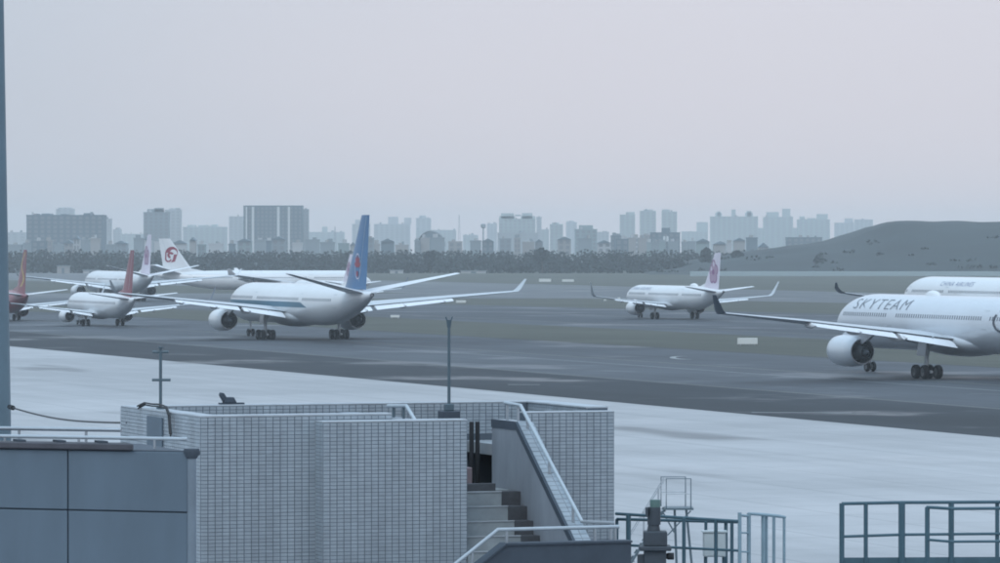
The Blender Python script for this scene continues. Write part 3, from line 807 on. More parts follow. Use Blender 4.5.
def make_aircraft(kind, loc, rz, label, body='white', fin='white', wing='wing_grey', winglet=None, engine='white', logo=None, stripe=None, text=None, name='airliner', dome=False, belly='belly', flip_text=False):
    d = SPEC[kind]; F = Fus(d)
    winglet = winglet or wing
    root = empty(name, loc, rz, label, 'airliner', 'airliners on the airfield')
    BD = lambda mb, n, m, p=root, sm=40: mb.build(n, m, p, smooth=sm, local=True)
    # fuselage
    xs = []
    for k in range(15): xs.append(d['xn'] - d['nose'] * (k / 14.0) ** 1.9)
    n2 = 18; xa, xb = d['xn'] - d['nose'], d['xt'] + d['tail']
    xs += [lerp(xa, xb, (k + 1) / n2) for k in range(n2)]
    xs += [lerp(xb, d['xt'], (k + 1) / 18) for k in range(18)]
    xs[0] -= 0.01
    rings = []
    for x in xs:
        zc, ry, rz_ = F.ring(x)
        rings.append([(x, ry * math.cos(2 * math.pi * k / 44), zc + rz_ * math.sin(2 * math.pi * k / 44)) for k in range(44)])
    fus = BD(MB().loft(rings), 'fuselage', M[body])
    zc, ry, rz_ = F.ring(d['xt'])
    BD(MB().lathe_x([(0.05, ry * 0.98), (-0.25, ry * 0.9), (-0.1, ry * 0.6), (0.2, ry * .55)], (d['xt'], 0, zc), 16), 'exhaust', M['dark'], fus)
    # belly fairing
    f0, f1 = d['fair']; rr = []
    for k in range(17):
        t = k / 16.0; x = lerp(f0, f1, t); q = math.sin(math.pi * t) ** 0.55 if 0 < t < 1 else 0.02
        rr.append([(x, d['R'] * 1.08 * q * math.cos(2 * math.pi * j / 24), d['zc'] - d['rz'] * 0.62 + d['rz'] * 0.52 * q * math.sin(2 * math.pi * j / 24)) for j in range(24)])
    BD(MB().loft(rr), 'belly_fairing', M[belly])
    # windows, doors
    zwin, xw0, xw1 = d['win']
    for sg in (1, -1):
        polys = []; x = xw0; i = 0
        while x > xw1:
            if not any(abs(x - q) < 0.9 for q in d['doors']):
                polys.append([(x, d['zc'] + zwin - 0.19), (x - 0.27, d['zc'] + zwin - 0.19), (x - 0.27, d['zc'] + zwin + 0.19), (x, d['zc'] + zwin + 0.19)])
            x -= 0.53
        o = BD(conform(F, polys, sg, 0.012), 'window_row', M['winglass'], fus, 20); o['kind'] = 'stuff'
        for q in d['doors']:
            zz = d['zc']; rect = lambda e: [(q + .55 - e, zz - .35 + e), (q + .55 - e, zz + 1.55 - e), (q - .55 + e, zz + 1.55 - e), (q - .55 + e, zz - .35 + e)]
            A, B_ = rect(0), rect(0.09)
            BD(conform(F, [[A[k], A[(k + 1) % 4], B_[(k + 1) % 4], B_[k]] for k in range(4)], sg, 0.015), 'door_outline', M['wing_grey'], fus, 20)
        # cockpit window
        xc = d['xn'] - d['nose'] * 0.22
        zt = F.ring(xc)[0] + F.ring(xc)[2] * 0.45
        BD(conform(F, [[(xc + .5, zt - .25), (xc - .7, zt - .2), (xc - .8, zt + .35), (xc + .0, zt + .35)]], sg, 0.02), 'cockpit_window', M['winglass'], fus, 20)
    if stripe:
        zs0, zs1, xe, sm = stripe
        for sg in (1, -1):
            polys = []; nseg = 60; x0 = d['xn'] - 1.2
            for k in range(nseg):
                xA, xB = lerp(x0, xe, k / nseg), lerp(x0, xe, (k + 1) / nseg)
                qa, qb = k / nseg, (k + 1) / nseg
                la, lb = (min(1, (1 - qa) * 14), min(1, (1 - qb) * 14))
                for j in range(3):
                    polys.append([(xA, lerp(zs0, lerp(zs0, zs1, la), j / 3)), (xB, lerp(zs0, lerp(zs0, zs1, lb), j / 3)), (xB, lerp(zs0, lerp(zs0, zs1, lb), (j + 1) / 3)), (xA, lerp(zs0, lerp(zs0, zs1, la), (j + 1) / 3))])
            BD(conform(F, polys, sg, 0.02), 'cheat_line', M[sm], fus, 20)
    for (txt, size, xfront, zbase, length, tm) in (text or ()):
        polys, w = text_polys(txt, size, 1.0, 1.15, 0.04)
        k = length / w
        if size > 1.5:
            for sg in (1, -1):
                adv = []
                for ci in range(len(txt)):
                    q1, w1 = text_polys(txt[:ci + 1], size, 1.0, 1.15, 0.04)
                    lo = w0_ + .001 if ci else -1
                    w0_ = w1
                    adv.append([p for p in polys if lo < max(x for x, _ in p) <= w1 + .001])
                for gp in adv:
                    if sg > 0: pp = [[(xfront - x * k, zbase + z) for x, z in p] for p in gp]
                    else: pp = [[(xfront - length + x * k, zbase + z) for x, z in p] for p in gp]
                    BD(conform(F, pp, sg, 0.04), 'letter', M[tm], fus, 20)
            continue
        BD(conform(F, [[(xfront - x * k, zbase + z) for x, z in p] for p in polys], 1, 0.04), 'lettering', M[tm], fus, 20)['kind'] = 'stuff'
        BD(conform(F, [[(xfront - length + x * k, zbase + z) for x, z in p] for p in polys], -1, 0.04), 'lettering', M[tm], fus, 20)['kind'] = 'stuff'
    if dome:
        x = dome; z = F.top(x); rr = []
        for k in range(9):
            t = k / 8; q = math.sin(math.pi * t) ** 0.5 if 0 < t < 1 else 0.05
            rr.append([(x + 1.5 - 3.0 * t, 0.6 * q * math.cos(2 * math.pi * j / 12), z - 0.1 + 0.6 * q * max(0, math.sin(2 * math.pi * j / 12))) for j in range(12)])
        BD(MB().loft(rr), 'antenna_dome', M['white'], fus)
    # wings
    for sg in (1, -1):
        sec = d['wing']
        rings = [foil_ring((xle, sg * y, z), c, th, Vector((0, 0, 1))) for (y, xle, c, z, th) in sec]
        w = BD(MB().loft(rings), 'wing', M[wing])
        yT, xT, cT, zT, thT = sec[-1]
        wr = []
        for i, (dy, dx, c, dz) in enumerate(d['wl']):
            nx = d['wl'][min(i + 1, len(d['wl']) - 1)]; pv = d['wl'][max(i - 1, 0)]
            tv = Vector((0, nx[0] - pv[0], nx[3] - pv[3])).normalized()
            ax = Vector((0, -tv.z * sg, tv.y)) if i else Vector((0, 0, 1))
            wr.append(foil_ring((xT + dx - (0.003 if i == 0 else 0), sg * (yT + dy + (0.004 if i == 0 else 0)), zT + dz), c, 0.09, ax))
        BD(MB().loft(wr), 'winglet', M[winglet], w)
        def wing_at(y):
            for a, b in zip(sec[:-1], sec[1:]):
                if a[0] <= y <= b[0]:
                    t = (y - a[0]) / (b[0] - a[0]); return [lerp(a[i], b[i], t) for i in range(5)]
            return sec[-1]
        for y0, y1 in d['flaps']:
            rr = []
            for j in range(4):
                y = lerp(y0, y1, j / 3); _, xle, c, z, th = wing_at(y); te = xle - c
                fc = c * 0.19
                rr.append([(te + fc * 0.1, sg * y, z - 0.05 - .05 * fc), (te + fc * 0.12, sg * y, z - 0.20 * fc - 0.07), (te - fc * 0.95, sg * y, z - 0.42 * fc - 0.08), (te - fc * 0.4, sg * y, z - 0.16 * fc - .05)])
            BD(MB().loft(rr), 'flap', M['wing_white'], w, 25)
            # dark slot between wing and flap
        for q in (0.22, 0.42, 0.62):
            y = lerp(sec[1][0], yT, q); _, xle, c, z, th = wing_at(y); te = xle - c; L = c * 0.62; rr = []
            for k in range(9):
                t = k / 8; qq = math.sin(math.pi * t) ** 0.6 if 0 < t < 1 else 0.03
                x = te + L * 0.62 - L * t
                rr.append([(x, sg * y + 0.09 * c ** 0.6 * qq * math.cos(2 * math.pi * j / 10), z - 0.055 * c - 0.12 + 0.12 * c ** 0.62 * qq * math.sin(2 * math.pi * j / 10)) for j in range(10)])
            BD(MB().loft(rr), 'flap_fairing', M['wing_white'], w)
        # engine
        ye, xe, ze, re, Le = d['eng']
        c = (xe, sg * ye, ze)
        h = Le / 2
        nac = BD(MB().lathe_x([(h * .55, .70 * re), (h * .92, .78 * re), (h, .86 * re), (h * .93, .93 * re), (h * .5, re), (-h * .1, re), (-h * .6, .93 * re), (-h, .80 * re), (-h, .74 * re), (-h * .6, .78 * re), (-h * .2, .78 * re)], c), 'engine', M[engine])
        BD(MB().lathe_x([(h * .55, .02), (h * .56, .70 * re)], c), 'fan', M['dark'], nac)
        BD(MB().lathe_x([(h * .9, .02), (h * .75, .14 * re), (h * .56, .22 * re)], c), 'spinner', M['wing_grey'], nac)
        BD(MB().lathe_x([(-h * .2, .78 * re), (-h * .21, .5 * re)], c), 'duct_wall', M['dark'], nac)
        BD(MB().lathe_x([(-h * .2, .56 * re), (-h * .9, .54 * re), (-h * 1.35, .36 * re), (-h * 1.35, .32 * re), (-h * 1.1, .34 * re)], c), 'core_nozzle', M['dark'], nac)
        BD(MB().lathe_x([(-h * 1.05, .34 * re), (-h * 1.3, .24 * re), (-h * 1.6, .02)], c), 'exhaust_cone', M['wing_dark'], nac)
        _, xle, cw, zw, _t = wing_at(ye)
        BD(MB().loft([[(x, sg * ye - wv, z0), (x, sg * ye + wv, z0), (x, sg * ye + wv, z1), (x, sg * ye - wv, z1)] for x, wv, z0, z1 in
            ((xe + h * .7, .06, ze + re * .93, ze + re * 1.02), (xe + h * .2, .2, ze + re * .8, ze + re * 1.25), (xe - h * .6, .22, ze + re * .5, zw), (xe - h * 1.1, .2, ze + re * .45, zw), (xle - cw * .62, .1, zw - .25, zw - .05))]), 'pylon', M[engine], nac)
        # horizontal stabiliser
        hs = d['hs']
        st = BD(MB().loft([foil_ring((x, sg * y, z), c_, .10, Vector((0, 0, 1))) for y, x, c_, z in hs]), 'stabiliser', M['wing_white'])
        # main gear
        gy, nw, wr_, ww, wx, wl_ = d['mg']
        topz = wing_at(max(gy - .4, sec[0][0]))[3]
        gear = BD(MB().tube([(0.1, sg * gy, wr_ + .05), (0.1, sg * gy, topz + .1)], [0.17 * wr_ / .6, .22 * wr_ / .6], 10)
                  .tube([(0.1, sg * gy, lerp(wr_, topz, .55)), (0.1, sg * (gy - 1.3), topz)], 0.09, 7)
                  .tube([(-0.05, sg * gy, lerp(wr_, topz, .35)), (-1.4, sg * gy, topz)], 0.08, 7)
                  .tube([(wx + .12, sg * gy, wr_ + .02), (-wx - .12, sg * gy, wr_ + .02)], 0.14 if wx else 0.16, 8), 'main_gear', M['steel'])
        for lx in ((wx, -wx) if nw == 4 else (0.1,)):
            for ly in (1, -1):
                m2 = MB(); cy = sg * gy + ly * wl_
                prof = [(-.5, .62), (-.5, .86), (-.36, .97), (-.16, 1.0), (.16, 1.0), (.36, .97), (.5, .86), (.5, .62)]
                m2.loft([[(lx + r * wr_ * math.cos(2 * math.pi * k / 20), cy + u * ww, wr_ + r * wr_ * math.sin(2 * math.pi * k / 20)) for k in range(20)] for u, r in prof], cap=False, mi=0)
                m2.loft([[(lx + r * wr_ * math.cos(2 * math.pi * k / 20), cy + u * ww, wr_ + r * wr_ * math.sin(2 * math.pi * k / 20)) for k in range(20)] for u, r in ((-.44, .62), (-.36, .2), (.36, .2), (.44, .62))], cap=False, mi=1)
                BD(m2, 'wheel', [M['tyre'], M['hub']], gear)
        BD(MB().hexa([(-.9, sg * (gy + .62), lerp(wr_, topz, .45)), (1.0, sg * (gy + .62), lerp(wr_, topz, .45)), (1.0, sg * (gy + .67), lerp(wr_, topz, .45)), (-.9, sg * (gy + .67), lerp(wr_, topz, .45)),
                      (-.9, sg * (gy + .35), topz - .12), (1.0, sg * (gy + .35), topz - .12), (1.0, sg * (gy + .4), topz - .12), (-.9, sg * (gy + .4), topz - .12)]), 'gear_door', M[body], gear)
    # nose gear
    gx, wr_, ww = d['ng']; zb = F.ring(gx)[0] - F.ring(gx)[2]
    gear = BD(MB().tube([(gx, 0, wr_), (gx + .15, 0, zb + .3)], [.1, .14], 9).tube([(gx, -.5 * ww - .25, wr_), (gx, .5 * ww + .25, wr_)], .08, 8).tube([(gx, 0, lerp(wr_, zb, .5)), (gx + 1.1, 0, zb + .2)], .07, 7), 'nose_gear', M['steel'])
    for ly in (1, -1):
        m2 = MB(); cy = ly * (ww * .5 + .17)
        m2.loft([[(gx + r * wr_ * math.cos(2 * math.pi * k / 18), cy + u * ww, wr_ + r * wr_ * math.sin(2 * math.pi * k / 18)) for k in range(18)] for u, r in ((-.5, .6), (-.5, .86), (-.3, 1), (.3, 1), (.5, .86), (.5, .6))], cap=False, mi=0)
        m2.loft([[(gx + r * wr_ * math.cos(2 * math.pi * k / 18), cy + u * ww, wr_ + r * wr_ * math.sin(2 * math.pi * k / 18)) for k in range(18)] for u, r in ((-.42, .6), (-.3, .2), (.3, .2), (.42, .6))], cap=False, mi=1)
        BD(m2, 'wheel', [M['tyre'], M['hub']], gear)
    # fin
    ff = d['fin']; dz, dx = d['dorsal']
    fr = [foil_ring((x, 0, z), c_, FIN_T, Vector((0, 1, 0))) for z, x, c_ in ff]
    finm = M[fin] if isinstance(fin, str) else fin
    fo = BD(MB().loft(fr), 'fin', finm)
    zb = F.top(dx) - .25
    BD(MB().loft([[(dx, -.02, zb), (dx, .02, zb), (dx - .3, .02, zb + .12), (dx - .3, -.02, zb + .12)],
                  [(ff[1][1] - .8, -.28, zb), (ff[1][1] - .8, .28, zb), (ff[1][1] - .8, .12, ff[1][0] + .55), (ff[1][1] - .8, -.12, ff[1][0] + .55)]]), 'dorsal_fillet', finm if body == 'white' and fin != 'lilac_fin' and fin != 'blue_fin' else M[body], fo)
    if logo: logo(d, fo)
    # rudder hinge line
    for sg in (1, -1):
        pl = []
        for k in range(10):
            z0, z1 = lerp(ff[1][0] + .4, ff[2][0] - .2, k / 10), lerp(ff[1][0] + .4, ff[2][0] - .2, (k + 1) / 10)
            (l0, c0), (l1, c1) = fin_at(d, z0), fin_at(d, z1)
            pl.append([(l0 - c0 * .69, z0), (l0 - c0 * .69 - .07, z0), (l1 - c1 * .69 - .07, z1), (l1 - c1 * .69, z1)])
        BD(fin_decal(d, pl, sg, .012), 'rudder_line', M['wing_grey'], fo, 20)
    return root

# tail emblems (both sides of the fin)
def logo_kapok(d, fo):          # red flower in a pale oval on the blue fin
    zc = 10.3; le, ch = fin_at(d, zc); cx = le - ch * 0.55
    for sg in (1, -1):
        def put(polys, off, m): fin_decal(d, polys, sg, off).build('emblem', M[m], fo, local=True)
        put(arc_band(cx, zc, 1.6, 1.74, 0, 2 * math.pi, 30, rx=.6), .03, 'lilac_fin')
        for k in range(5):
            t = math.pi / 2 + (k - 2) * 0.62
            px, pz = cx + .9 * math.cos(t) * .65, zc - .1 + .85 * math.sin(t)
            put([[(px + .26 * math.cos(u) * math.cos(t - 1.57) - .7 * math.sin(u) * math.sin(t - 1.57) * .8, pz + .26 * math.cos(u) * math.sin(t - 1.57) + .7 * math.sin(u) * math.cos(t - 1.57)) for u in [2 * math.pi * q / 14 for q in range(14)]]], .05 + .004 * k, 'red_logo')
        put([disc(cx, zc - 1.0, .42, 14, .34)], .09, 'red_logo')
def logo_blossom(scale=1.0):
    def f(d, fo):
        z0, z1 = d['fin'][1][0], d['fin'][2][0]; zc = lerp(z0, z1, .42); le, ch = fin_at(d, zc); cx = le - ch * .52; s = (z1 - z0) / 9.0 * scale
        for sg in (1, -1):
            def put(polys, off, m): fin_decal(d, polys, sg, off).build('emblem', M[m], fo, local=True)
            for k in range(5):
                t = math.pi / 2 + k * 2 * math.pi / 5
                put([disc(cx + 1.25 * s * math.cos(t) * .8, zc + 1.25 * s * math.sin(t), 1.0 * s, 18, .85 * s)], .02 + .004 * k, 'pink')
                put(arc_band(cx + 1.25 * s * math.cos(t) * .8, zc + 1.25 * s * math.sin(t), .78 * s, 1.0 * s, t - 1.5, t + 1.5, 12, rx=.85), .05 + .004 * k, 'plum')
            put([disc(cx, zc, .5 * s, 14)], .08, 'plum')
    return f
def logo_swirl(d, fo):          # dark red bird-like scroll
    zc = 12.4; le, ch = fin_at(d, zc); cx = le - ch * .52
    for sg in (1, -1):
        def put(polys, off, m): fin_decal(d, polys, sg, off).build('emblem', M[m], fo, local=True)
        put(arc_band(cx + .5, zc + .5, .75, 2.15, math.pi * -.15, math.pi * .98, 18, taper=True), .03, 'red_logo')
        put([[(cx + 1.9, zc + .1), (cx + .9, zc + .1), (cx + .5, zc - 1.5), (cx - .1, zc - 2.3), (cx + 1.2, zc - 2.0)]], .036, 'red_logo')
        put(arc_band(cx - .1, zc - .1, .3, .95, math.pi * .1, math.pi * 1.5, 14), .042, 'red_logo')
        put(arc_band(cx - .75, zc - 1.2, .55, 1.0, math.pi * 1.0, math.pi * 1.95, 12), .048, 'red_logo')
        put([[(cx - 1.3, zc - 1.2), (cx - 1.72, zc - 1.2), (cx - 1.66, zc + .7), (cx - 1.3, zc + .8)]], .054, 'red_logo')
def logo_gold(d, fo):           # gold ribbon curling up the red fin
    for sg in (1, -1):
        pl = []
        for k in range(18):
            def pt(q):
                z = lerp(6.0, 11.9, q); le, ch = fin_at(d, z); return z, le - ch * (0.55 + .25 * math.sin(q * 7.0)), .9 * (1 - q * .55)
            z0, x0, w0 = pt(k / 18); z1, x1, w1 = pt((k + 1) / 18)
            pl.append([(x0 + w0 / 2, z0), (x0 - w0 / 2, z0), (x1 - w1 / 2, z1), (x1 + w1 / 2, z1)])
        fin_decal(d, pl, sg, .03).build('ribbon', M['gold'], fo, local=True)

def place(px, Y, lane_a=None):
    x = (px - 500) / FPX * Y if lane_a is None else (lane_a - Y * SN) / CS
    return (x, Y, ground_h(Y) + (0.006 if ground_h(Y) == 0 else 0.01))
HEAD = math.atan2(CS, -SN)       # nose along the taxiway, away and left

ap = make_aircraft('a330', place(302.5, 626), HEAD, 'white wide-body airliner with tall blue tail fin and teal stripe', fin='blue_fin', logo=logo_kapok, stripe=(4.55, 5.3, -11.0, 'teal_stripe'), engine='white')
SPEC['a330s'] = dict(SPEC['a330']); SPEC['a330s'].update(zc=5.3, wing=SPEC['a330']['wing'][:-1] + [(31.0, -7.8, 2.4, 6.75, .09)], eng=(10.4, 7.0, 2.65, 1.6, 5.6), fin=[(7.55, -19.6, 9.2), (8.25, -20.4, 8.5), (17.4, -27.0, 3.3)], dorsal=(7.9, -16.2))
sk = make_aircraft('a330s', (47.1, 445, 0.006), HEAD, 'large silver airliner nearest the camera, with spaced dark capitals behind its nose', body='silver', fin='silver', winglet='navy', engine='silver', belly='silver',
                   text=[('SKYTEAM', 1.5, 24.5, 6.62, 13.6, 'text_grey')], dome=10.0)
# ring emblem on the rear fuselage of the front airliner
Fk = Fus(SPEC['a330s'])
fu = [c for c in sk.children if c.name.startswith('fuselage')][0]
for sg in (1, -1):
    conform(Fk, arc_band(-11.6, 5.9, 1.0, 1.22, 0.9, 2 * math.pi + .55, 34, rx=1.75), sg, .05).build('ring_emblem', M['text_dark'], fu, local=True)
    conform(Fk, arc_band(-12.2, 5.4, .5, .95, 2.6, 5.6, 14, rx=1.7), sg, .055).build('ring_emblem', M['text_dark'], fu, local=True)
make_aircraft('a321', place(675, 795), HEAD, 'white narrow-body airliner with pink blossom on its pale tail fin, at centre right', fin='lilac_fin', logo=logo_blossom(1.5), winglet='wing_grey', dome=-9.0, text=[('CHINA AIRLINES', 0.75, 17.5, 5.05, 9.5, 'text_blue')])
make_aircraft('a350', place(0, 671, 296), HEAD, 'white wide-body airliner partly hidden behind the front silver airliner', fin='lilac_fin', logo=logo_blossom(), winglet='navy', text=[('CHINA AIRLINES', 0.95, 17.5, 6.9, 11.5, 'text_blue')])
make_aircraft('b737', place(103, 728), HEAD, 'white narrow-body airliner with plain red tail fin at the left', fin='red_fin', winglet='navy')
make_aircraft('b737', place(0.4, 780), HEAD, 'dark red airliner with gold ribbon on its fin, cut off by the mast', body='dark_red', fin='red_fin', logo=logo_gold, belly='dark_red', engine='dark_red')
make_aircraft('a330', place(0, 1160, 297), HEAD, 'white wide-body airliner seen from behind beyond the red-finned one', fin='lilac_fin', logo=logo_blossom(1.1), winglet='wing_white')
make_aircraft('a330', place(262, 1322), R(1.5), 'white wide-body airliner standing side-on with dark red swirl on its fin', fin='white', logo=logo_swirl, winglet='wing_white')
make_aircraft('a321', place(0, 991, 296), HEAD, 'white narrow-body airliner almost hidden behind the blue-finned one', fin='lilac_fin', logo=logo_blossom(1.15), winglet='navy')

# ------------------------------------------------------------------ foreground: tiled stair building
ZT = 11.0
bld = empty('tiled_stair_building', G(19.7, 60.5, 0), 0, 'pale tiled rooftop stair building in the foreground centre', 'building')

def tiles(parent, o, u, v, nrm, w, h, pw=0.1, ph=0.05, name='tiles'):
    """separate glazed tiles proud of the wall; one joined piece because each is only a few pixels"""
    mb = MB(); gx, gy = 0.008, 0.0045; dp = 0.006
    nu, nv = max(1, round(w / pw)), max(1, round(h / ph)); pw, ph = w / nu, h / nv
    rn = random.Random(int(w * 1000 + h * 77))
    for j in range(nv):
        for i in range(nu):
            x0, x1 = i * pw + gx / 2, min(w, (i + 1) * pw) - gx / 2
            y0, y1 = j * ph + gy / 2, min(h, (j + 1) * ph) - gy / 2
            if x1 - x0 < .01 or y1 - y0 < .01: continue
            e = dp + rn.uniform(-.0012, .0012)
            P = [o + u * x + v * y + nrm * .0005 for x, y in ((x0, y0), (x1, y0), (x1, y1), (x0, y1))]
            c = .0035
            Q = [o + u * x + v * y + nrm * e for x, y in ((x0 + c, y0 + c), (x1 - c, y0 + c), (x1 - c, y1 - c), (x0 + c, y1 - c))]
            mb.add(P + Q, [(4, 5, 6, 7), (0, 1, 5, 4), (1, 2, 6, 5), (2, 3, 7, 6), (3, 0, 4, 7)])
    ob = mb.build(name, M['tile'], parent, recalc=False)
    ob['kind'] = 'stuff'
    return ob
UP = Vector((0, 0, 1))
def gwall(name, a0, a1, b0, b1, z0, z1, m='grout'): return MB().gbox(a0, a1, b0, b1, z0, z1).build(name, M[m], bld)
BA, BB = 58.45, 58.10          # front planes of the long wall and of the projecting stair wall
aA0, aA1 = 16.53, a_at(392, BA)
aB0, aB1 = a_at(323, BB), a_at(467, BB)
# left wall
wl_ = gwall('wall', 16.53, 16.78, BA + .25, 62.4, 0, ZT)
tiles(wl_, G(16.53, 62.65, 8.0), -BX, UP, -AX, 62.65 - BA, ZT - 8.0)
# front wall
wf = gwall('wall', aA0, aA1, BA, BA + .25, 0, ZT)
tiles(wf, G(aA0, BA, 8.0), AX, UP, -BX, aB0 - aA0 + .01, ZT - 8.0)
tiles(wf, G(aB0 + .01, BA, 10.95), AX, UP, -BX, aA1 - aB0 - .01, .05)
# projecting stair wall
wb = gwall('wall', aB0, aB1, BB, BA - .003, 0, 10.92)
tiles(wb, G(aB0, BB, 7.97), AX, UP, -BX, aB1 - aB0, 2.95)
tiles(wb, G(aB0, BA - .003, 7.97), -BX, UP, -AX, BA - BB - .003, 2.95)
MB().gbox(aB0 - .004, aB1 + .004, BB - .008, BA, 10.921, 10.945).build('coping', M['coping'], bld, bevel=.006)
MB().gbox(aA0 - .004, aB0 - .01, BA - .008, BA + .255, ZT + .001, ZT + .03).build('coping', M['coping'], bld, bevel=.006)
MB().gbox(aB0 - .009, aA1, BA + .003, BA + .255, ZT + .001, ZT + .03).build('coping', M['coping'], bld, bevel=.006)
MB().gbox(16.525, 16.785, BA + .257, 62.39, ZT + .001, ZT + .03).build('coping', M['coping'], bld, bevel=.006)
# back parapet
wk = gwall('wall', 16.53, 22.96, 62.403, 62.65, 0, ZT)
tiles(wk, G(16.78, 62.403, 10.55), AX, UP, -BX, 5.72, ZT - 10.55)
MB().gbox(16.53, 22.96, 62.395, 62.66, ZT + .001, ZT + .025).build('coping', M['coping'], bld, bevel=.006)
# right block
wr = gwall('wall', 21.615, 22.96, 59.65, 59.9, 0, 10.95)
tiles(wr, G(21.615, 59.65, 7.95), AX, UP, -BX, 1.345, 3.0)
MB().gbox(21.615, 22.965, 59.642, 59.905, 10.951, 10.972).build('coping', M['coping'], bld, bevel=.006)
wq = gwall('wall', 22.66, 22.96, 59.903, 62.40, 0, ZT)
tiles(wq, G(22.66, 62.40, 10.5), -BX, UP, -AX, 2.49, .5)
MB().gbox(22.63, 22.97, 59.907, 62.392, ZT + .001, ZT + .03).build('coping', M['coping'], bld, bevel=.006)
# roofs inside the parapets
MB().gbox(16.785, 19.95, BA + .26, 62.40, 10.3, 10.52).build('roof_slab', M['roof'], bld)
MB().gbox(21.62, 22.655, 59.91, 62.40, 10.3, 10.46).build('roof_slab', M['roof'], bld)
MB().gbox(19.955, 21.348, 59.56, 62.40, 9.5, 9.885).build('landing', M['step'], bld)
gwall('stair_side_wall', 19.70, 19.95, BA + .26, 62.39, 10.521, 10.9, 'render')
# stair side wall with sloped top
AS = 21.35
BS = 59.3                      # where the stair starts to fall
pf = [(60.3, 10.84), (BS, 10.84), (BS - 2.5, 9.18), (BS - 2.5, 7.9), (60.3, 7.9)]
sw = MB().loft([[G(a, b, z) for b, z in pf] for a in (AS, AS + .26)]).build('stair_side_wall', M['render'], bld)
sl = Vector(G(0, BS - 2.5, 9.18) - G(0, BS, 10.84)); L = sl.length; sl.normalize()
nn = AX.cross(sl).normalized()
if nn.z < 0: nn = -nn
tiles(sw, G(AS + .03, BS, 10.84) + nn * .001, sl, AX, nn, L, .23, .1, .1, 'slope_tiles')
tiles(sw, G(AS + .03, 60.3, 10.841), -BX, AX, UP, 1.0, .23, .1, .1, 'slope_tiles')
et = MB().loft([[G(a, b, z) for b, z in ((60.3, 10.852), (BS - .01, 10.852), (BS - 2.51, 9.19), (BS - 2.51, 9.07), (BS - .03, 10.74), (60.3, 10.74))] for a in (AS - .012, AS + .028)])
et.build('edge_dark_strip', M['slate'], bld)  # dark strip along the upper left edge of the side wall
# steps
for k in range(9):
    zt = 9.88 - .19 * k; b0 = BS - .2 - .262 * k
    aL_ = 19.96 if b0 > BB else aB1 + .005
    st = MB().gbox(aL_, AS - .282, b0, b0 + (.46 if k == 0 else .262), zt - .55, zt).build('step', M['step'], bld)
    MB().gbox(aL_, AS - .282, b0 - .012, b0 + .02, zt + .001, zt + .016).build('nosing', M['coping'], st)
    MB().gbox(AS - .278, AS - .004, b0 - .004, b0 + .261, zt - .55, zt + .004).build('step_dark_end', M['step_dark'], st)  # darker block at the right end of each step
# things in the recess at the stair head
MB().gbox(20.0, AS - .01, 61.9, 62.3, 9.886, 10.33).build('recess', M['recess_shade'], bld)  # solid box, its dark colour paints the shade of the opening under the beam
MB().gbox(19.96, AS - .005, 61.4, 61.56, 10.34, 10.46).build('beam', M['render'], bld, bevel=.01)
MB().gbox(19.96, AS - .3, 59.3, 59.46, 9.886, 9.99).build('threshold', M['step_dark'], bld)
MB().gbox(20.3, 20.72, 61.0, 61.35, 9.886, 10.13).gbox(20.84, 21.3, 61.0, 61.35, 9.886, 10.13).build('service_box', M['rust'], bld, bevel=.01)
for px_ in (471.5, 477.5):
    aa = a_at(px_, 61.2)
    MB().tube([G(aa, 61.2, 9.885), G(aa, 61.2, 10.78)], .033, 8).build('pipe', M['black'], bld)
# grey door-like panel on the left wall
bb = (b_at(163, 16.52), b_at(148, 16.52))
MB().gbox(16.50, 16.518, bb[0], bb[1], 8.2, z_at(418, 16.52, bb[0])).build('panel', M['panel'], bld)

# ------------------------------------------------------------------ handrails
def rail_thing(name, label, pts, r, posts, mat_, mat_post=None, cat='handrail', base=None):
    root = empty(name, base or (pts[0][0], pts[0][1], pts[0][2] - .2), 0, label, cat)
    MB().tube(pts, r, 10).build('rail', M[mat_], root, smooth=40)
    for p, q in posts: MB().tube([p, q], r * .75, 8).build('post', M[mat_post or mat_], root, smooth=40)
    return root
ar = AS + .13
def rp(px_, py_, a=ar): b = b_at(px_, a); return G(a, b, z_at(py_, a, b))
p0, p1, p2 = rp(505, 403), rp(520.5, 405.5), rp(582, 522)
b2 = b_at(582, ar); p3 = G(a_at(614, b2), b2, p2.z - .03)
def slope_z(b): return 10.845 if b > BS else 10.845 + (b - BS) * 1.66 / 2.5
posts = []
for t in (0.12, .48, .86):
    q = p1.lerp(p2, t); b = q.dot(BX); posts.append((q, Vector((q.x, q.y, slope_z(b)))))
for q in (p0.lerp(p1, .15), p0.lerp(p1, .85)): posts.append((q, Vector((q.x, q.y, slope_z(q.dot(BX))))))
posts.append((p3.lerp(p2, .1), p3.lerp(p2, .1) - UP * .62))
rail_thing('stair_handrail', 'pale pipe handrail sloping down the right side of the stair', [p0, p1, p2, p3], .026, posts, 'rail_white', 'galv')
aL = 19.83
q0, q1, q2 = rp(388, 406, aL), rp(406.5, 406, aL), rp(414.5, 419.6, aL); q3 = q2 + (q2 - q1) * 2.2
rail_thing('stair_handrail', 'short pale handrail top showing above the projecting tiled wall', [q0, q1, q2, q3], .026,
           [(q0.lerp(q1, .3), q0.lerp(q1, .3) - UP * .22), (q0.lerp(q1, .85), q0.lerp(q1, .85) - UP * .22), (q2, q2 - UP * .05)], 'rail_white', 'pole')
MB().gbox(aL - .06, aL + .06, q2.dot(BX) - .1, q0.dot(BX) + .35, 10.60, q0.z - .19).build('rail_kerb', M['slate'], bld)
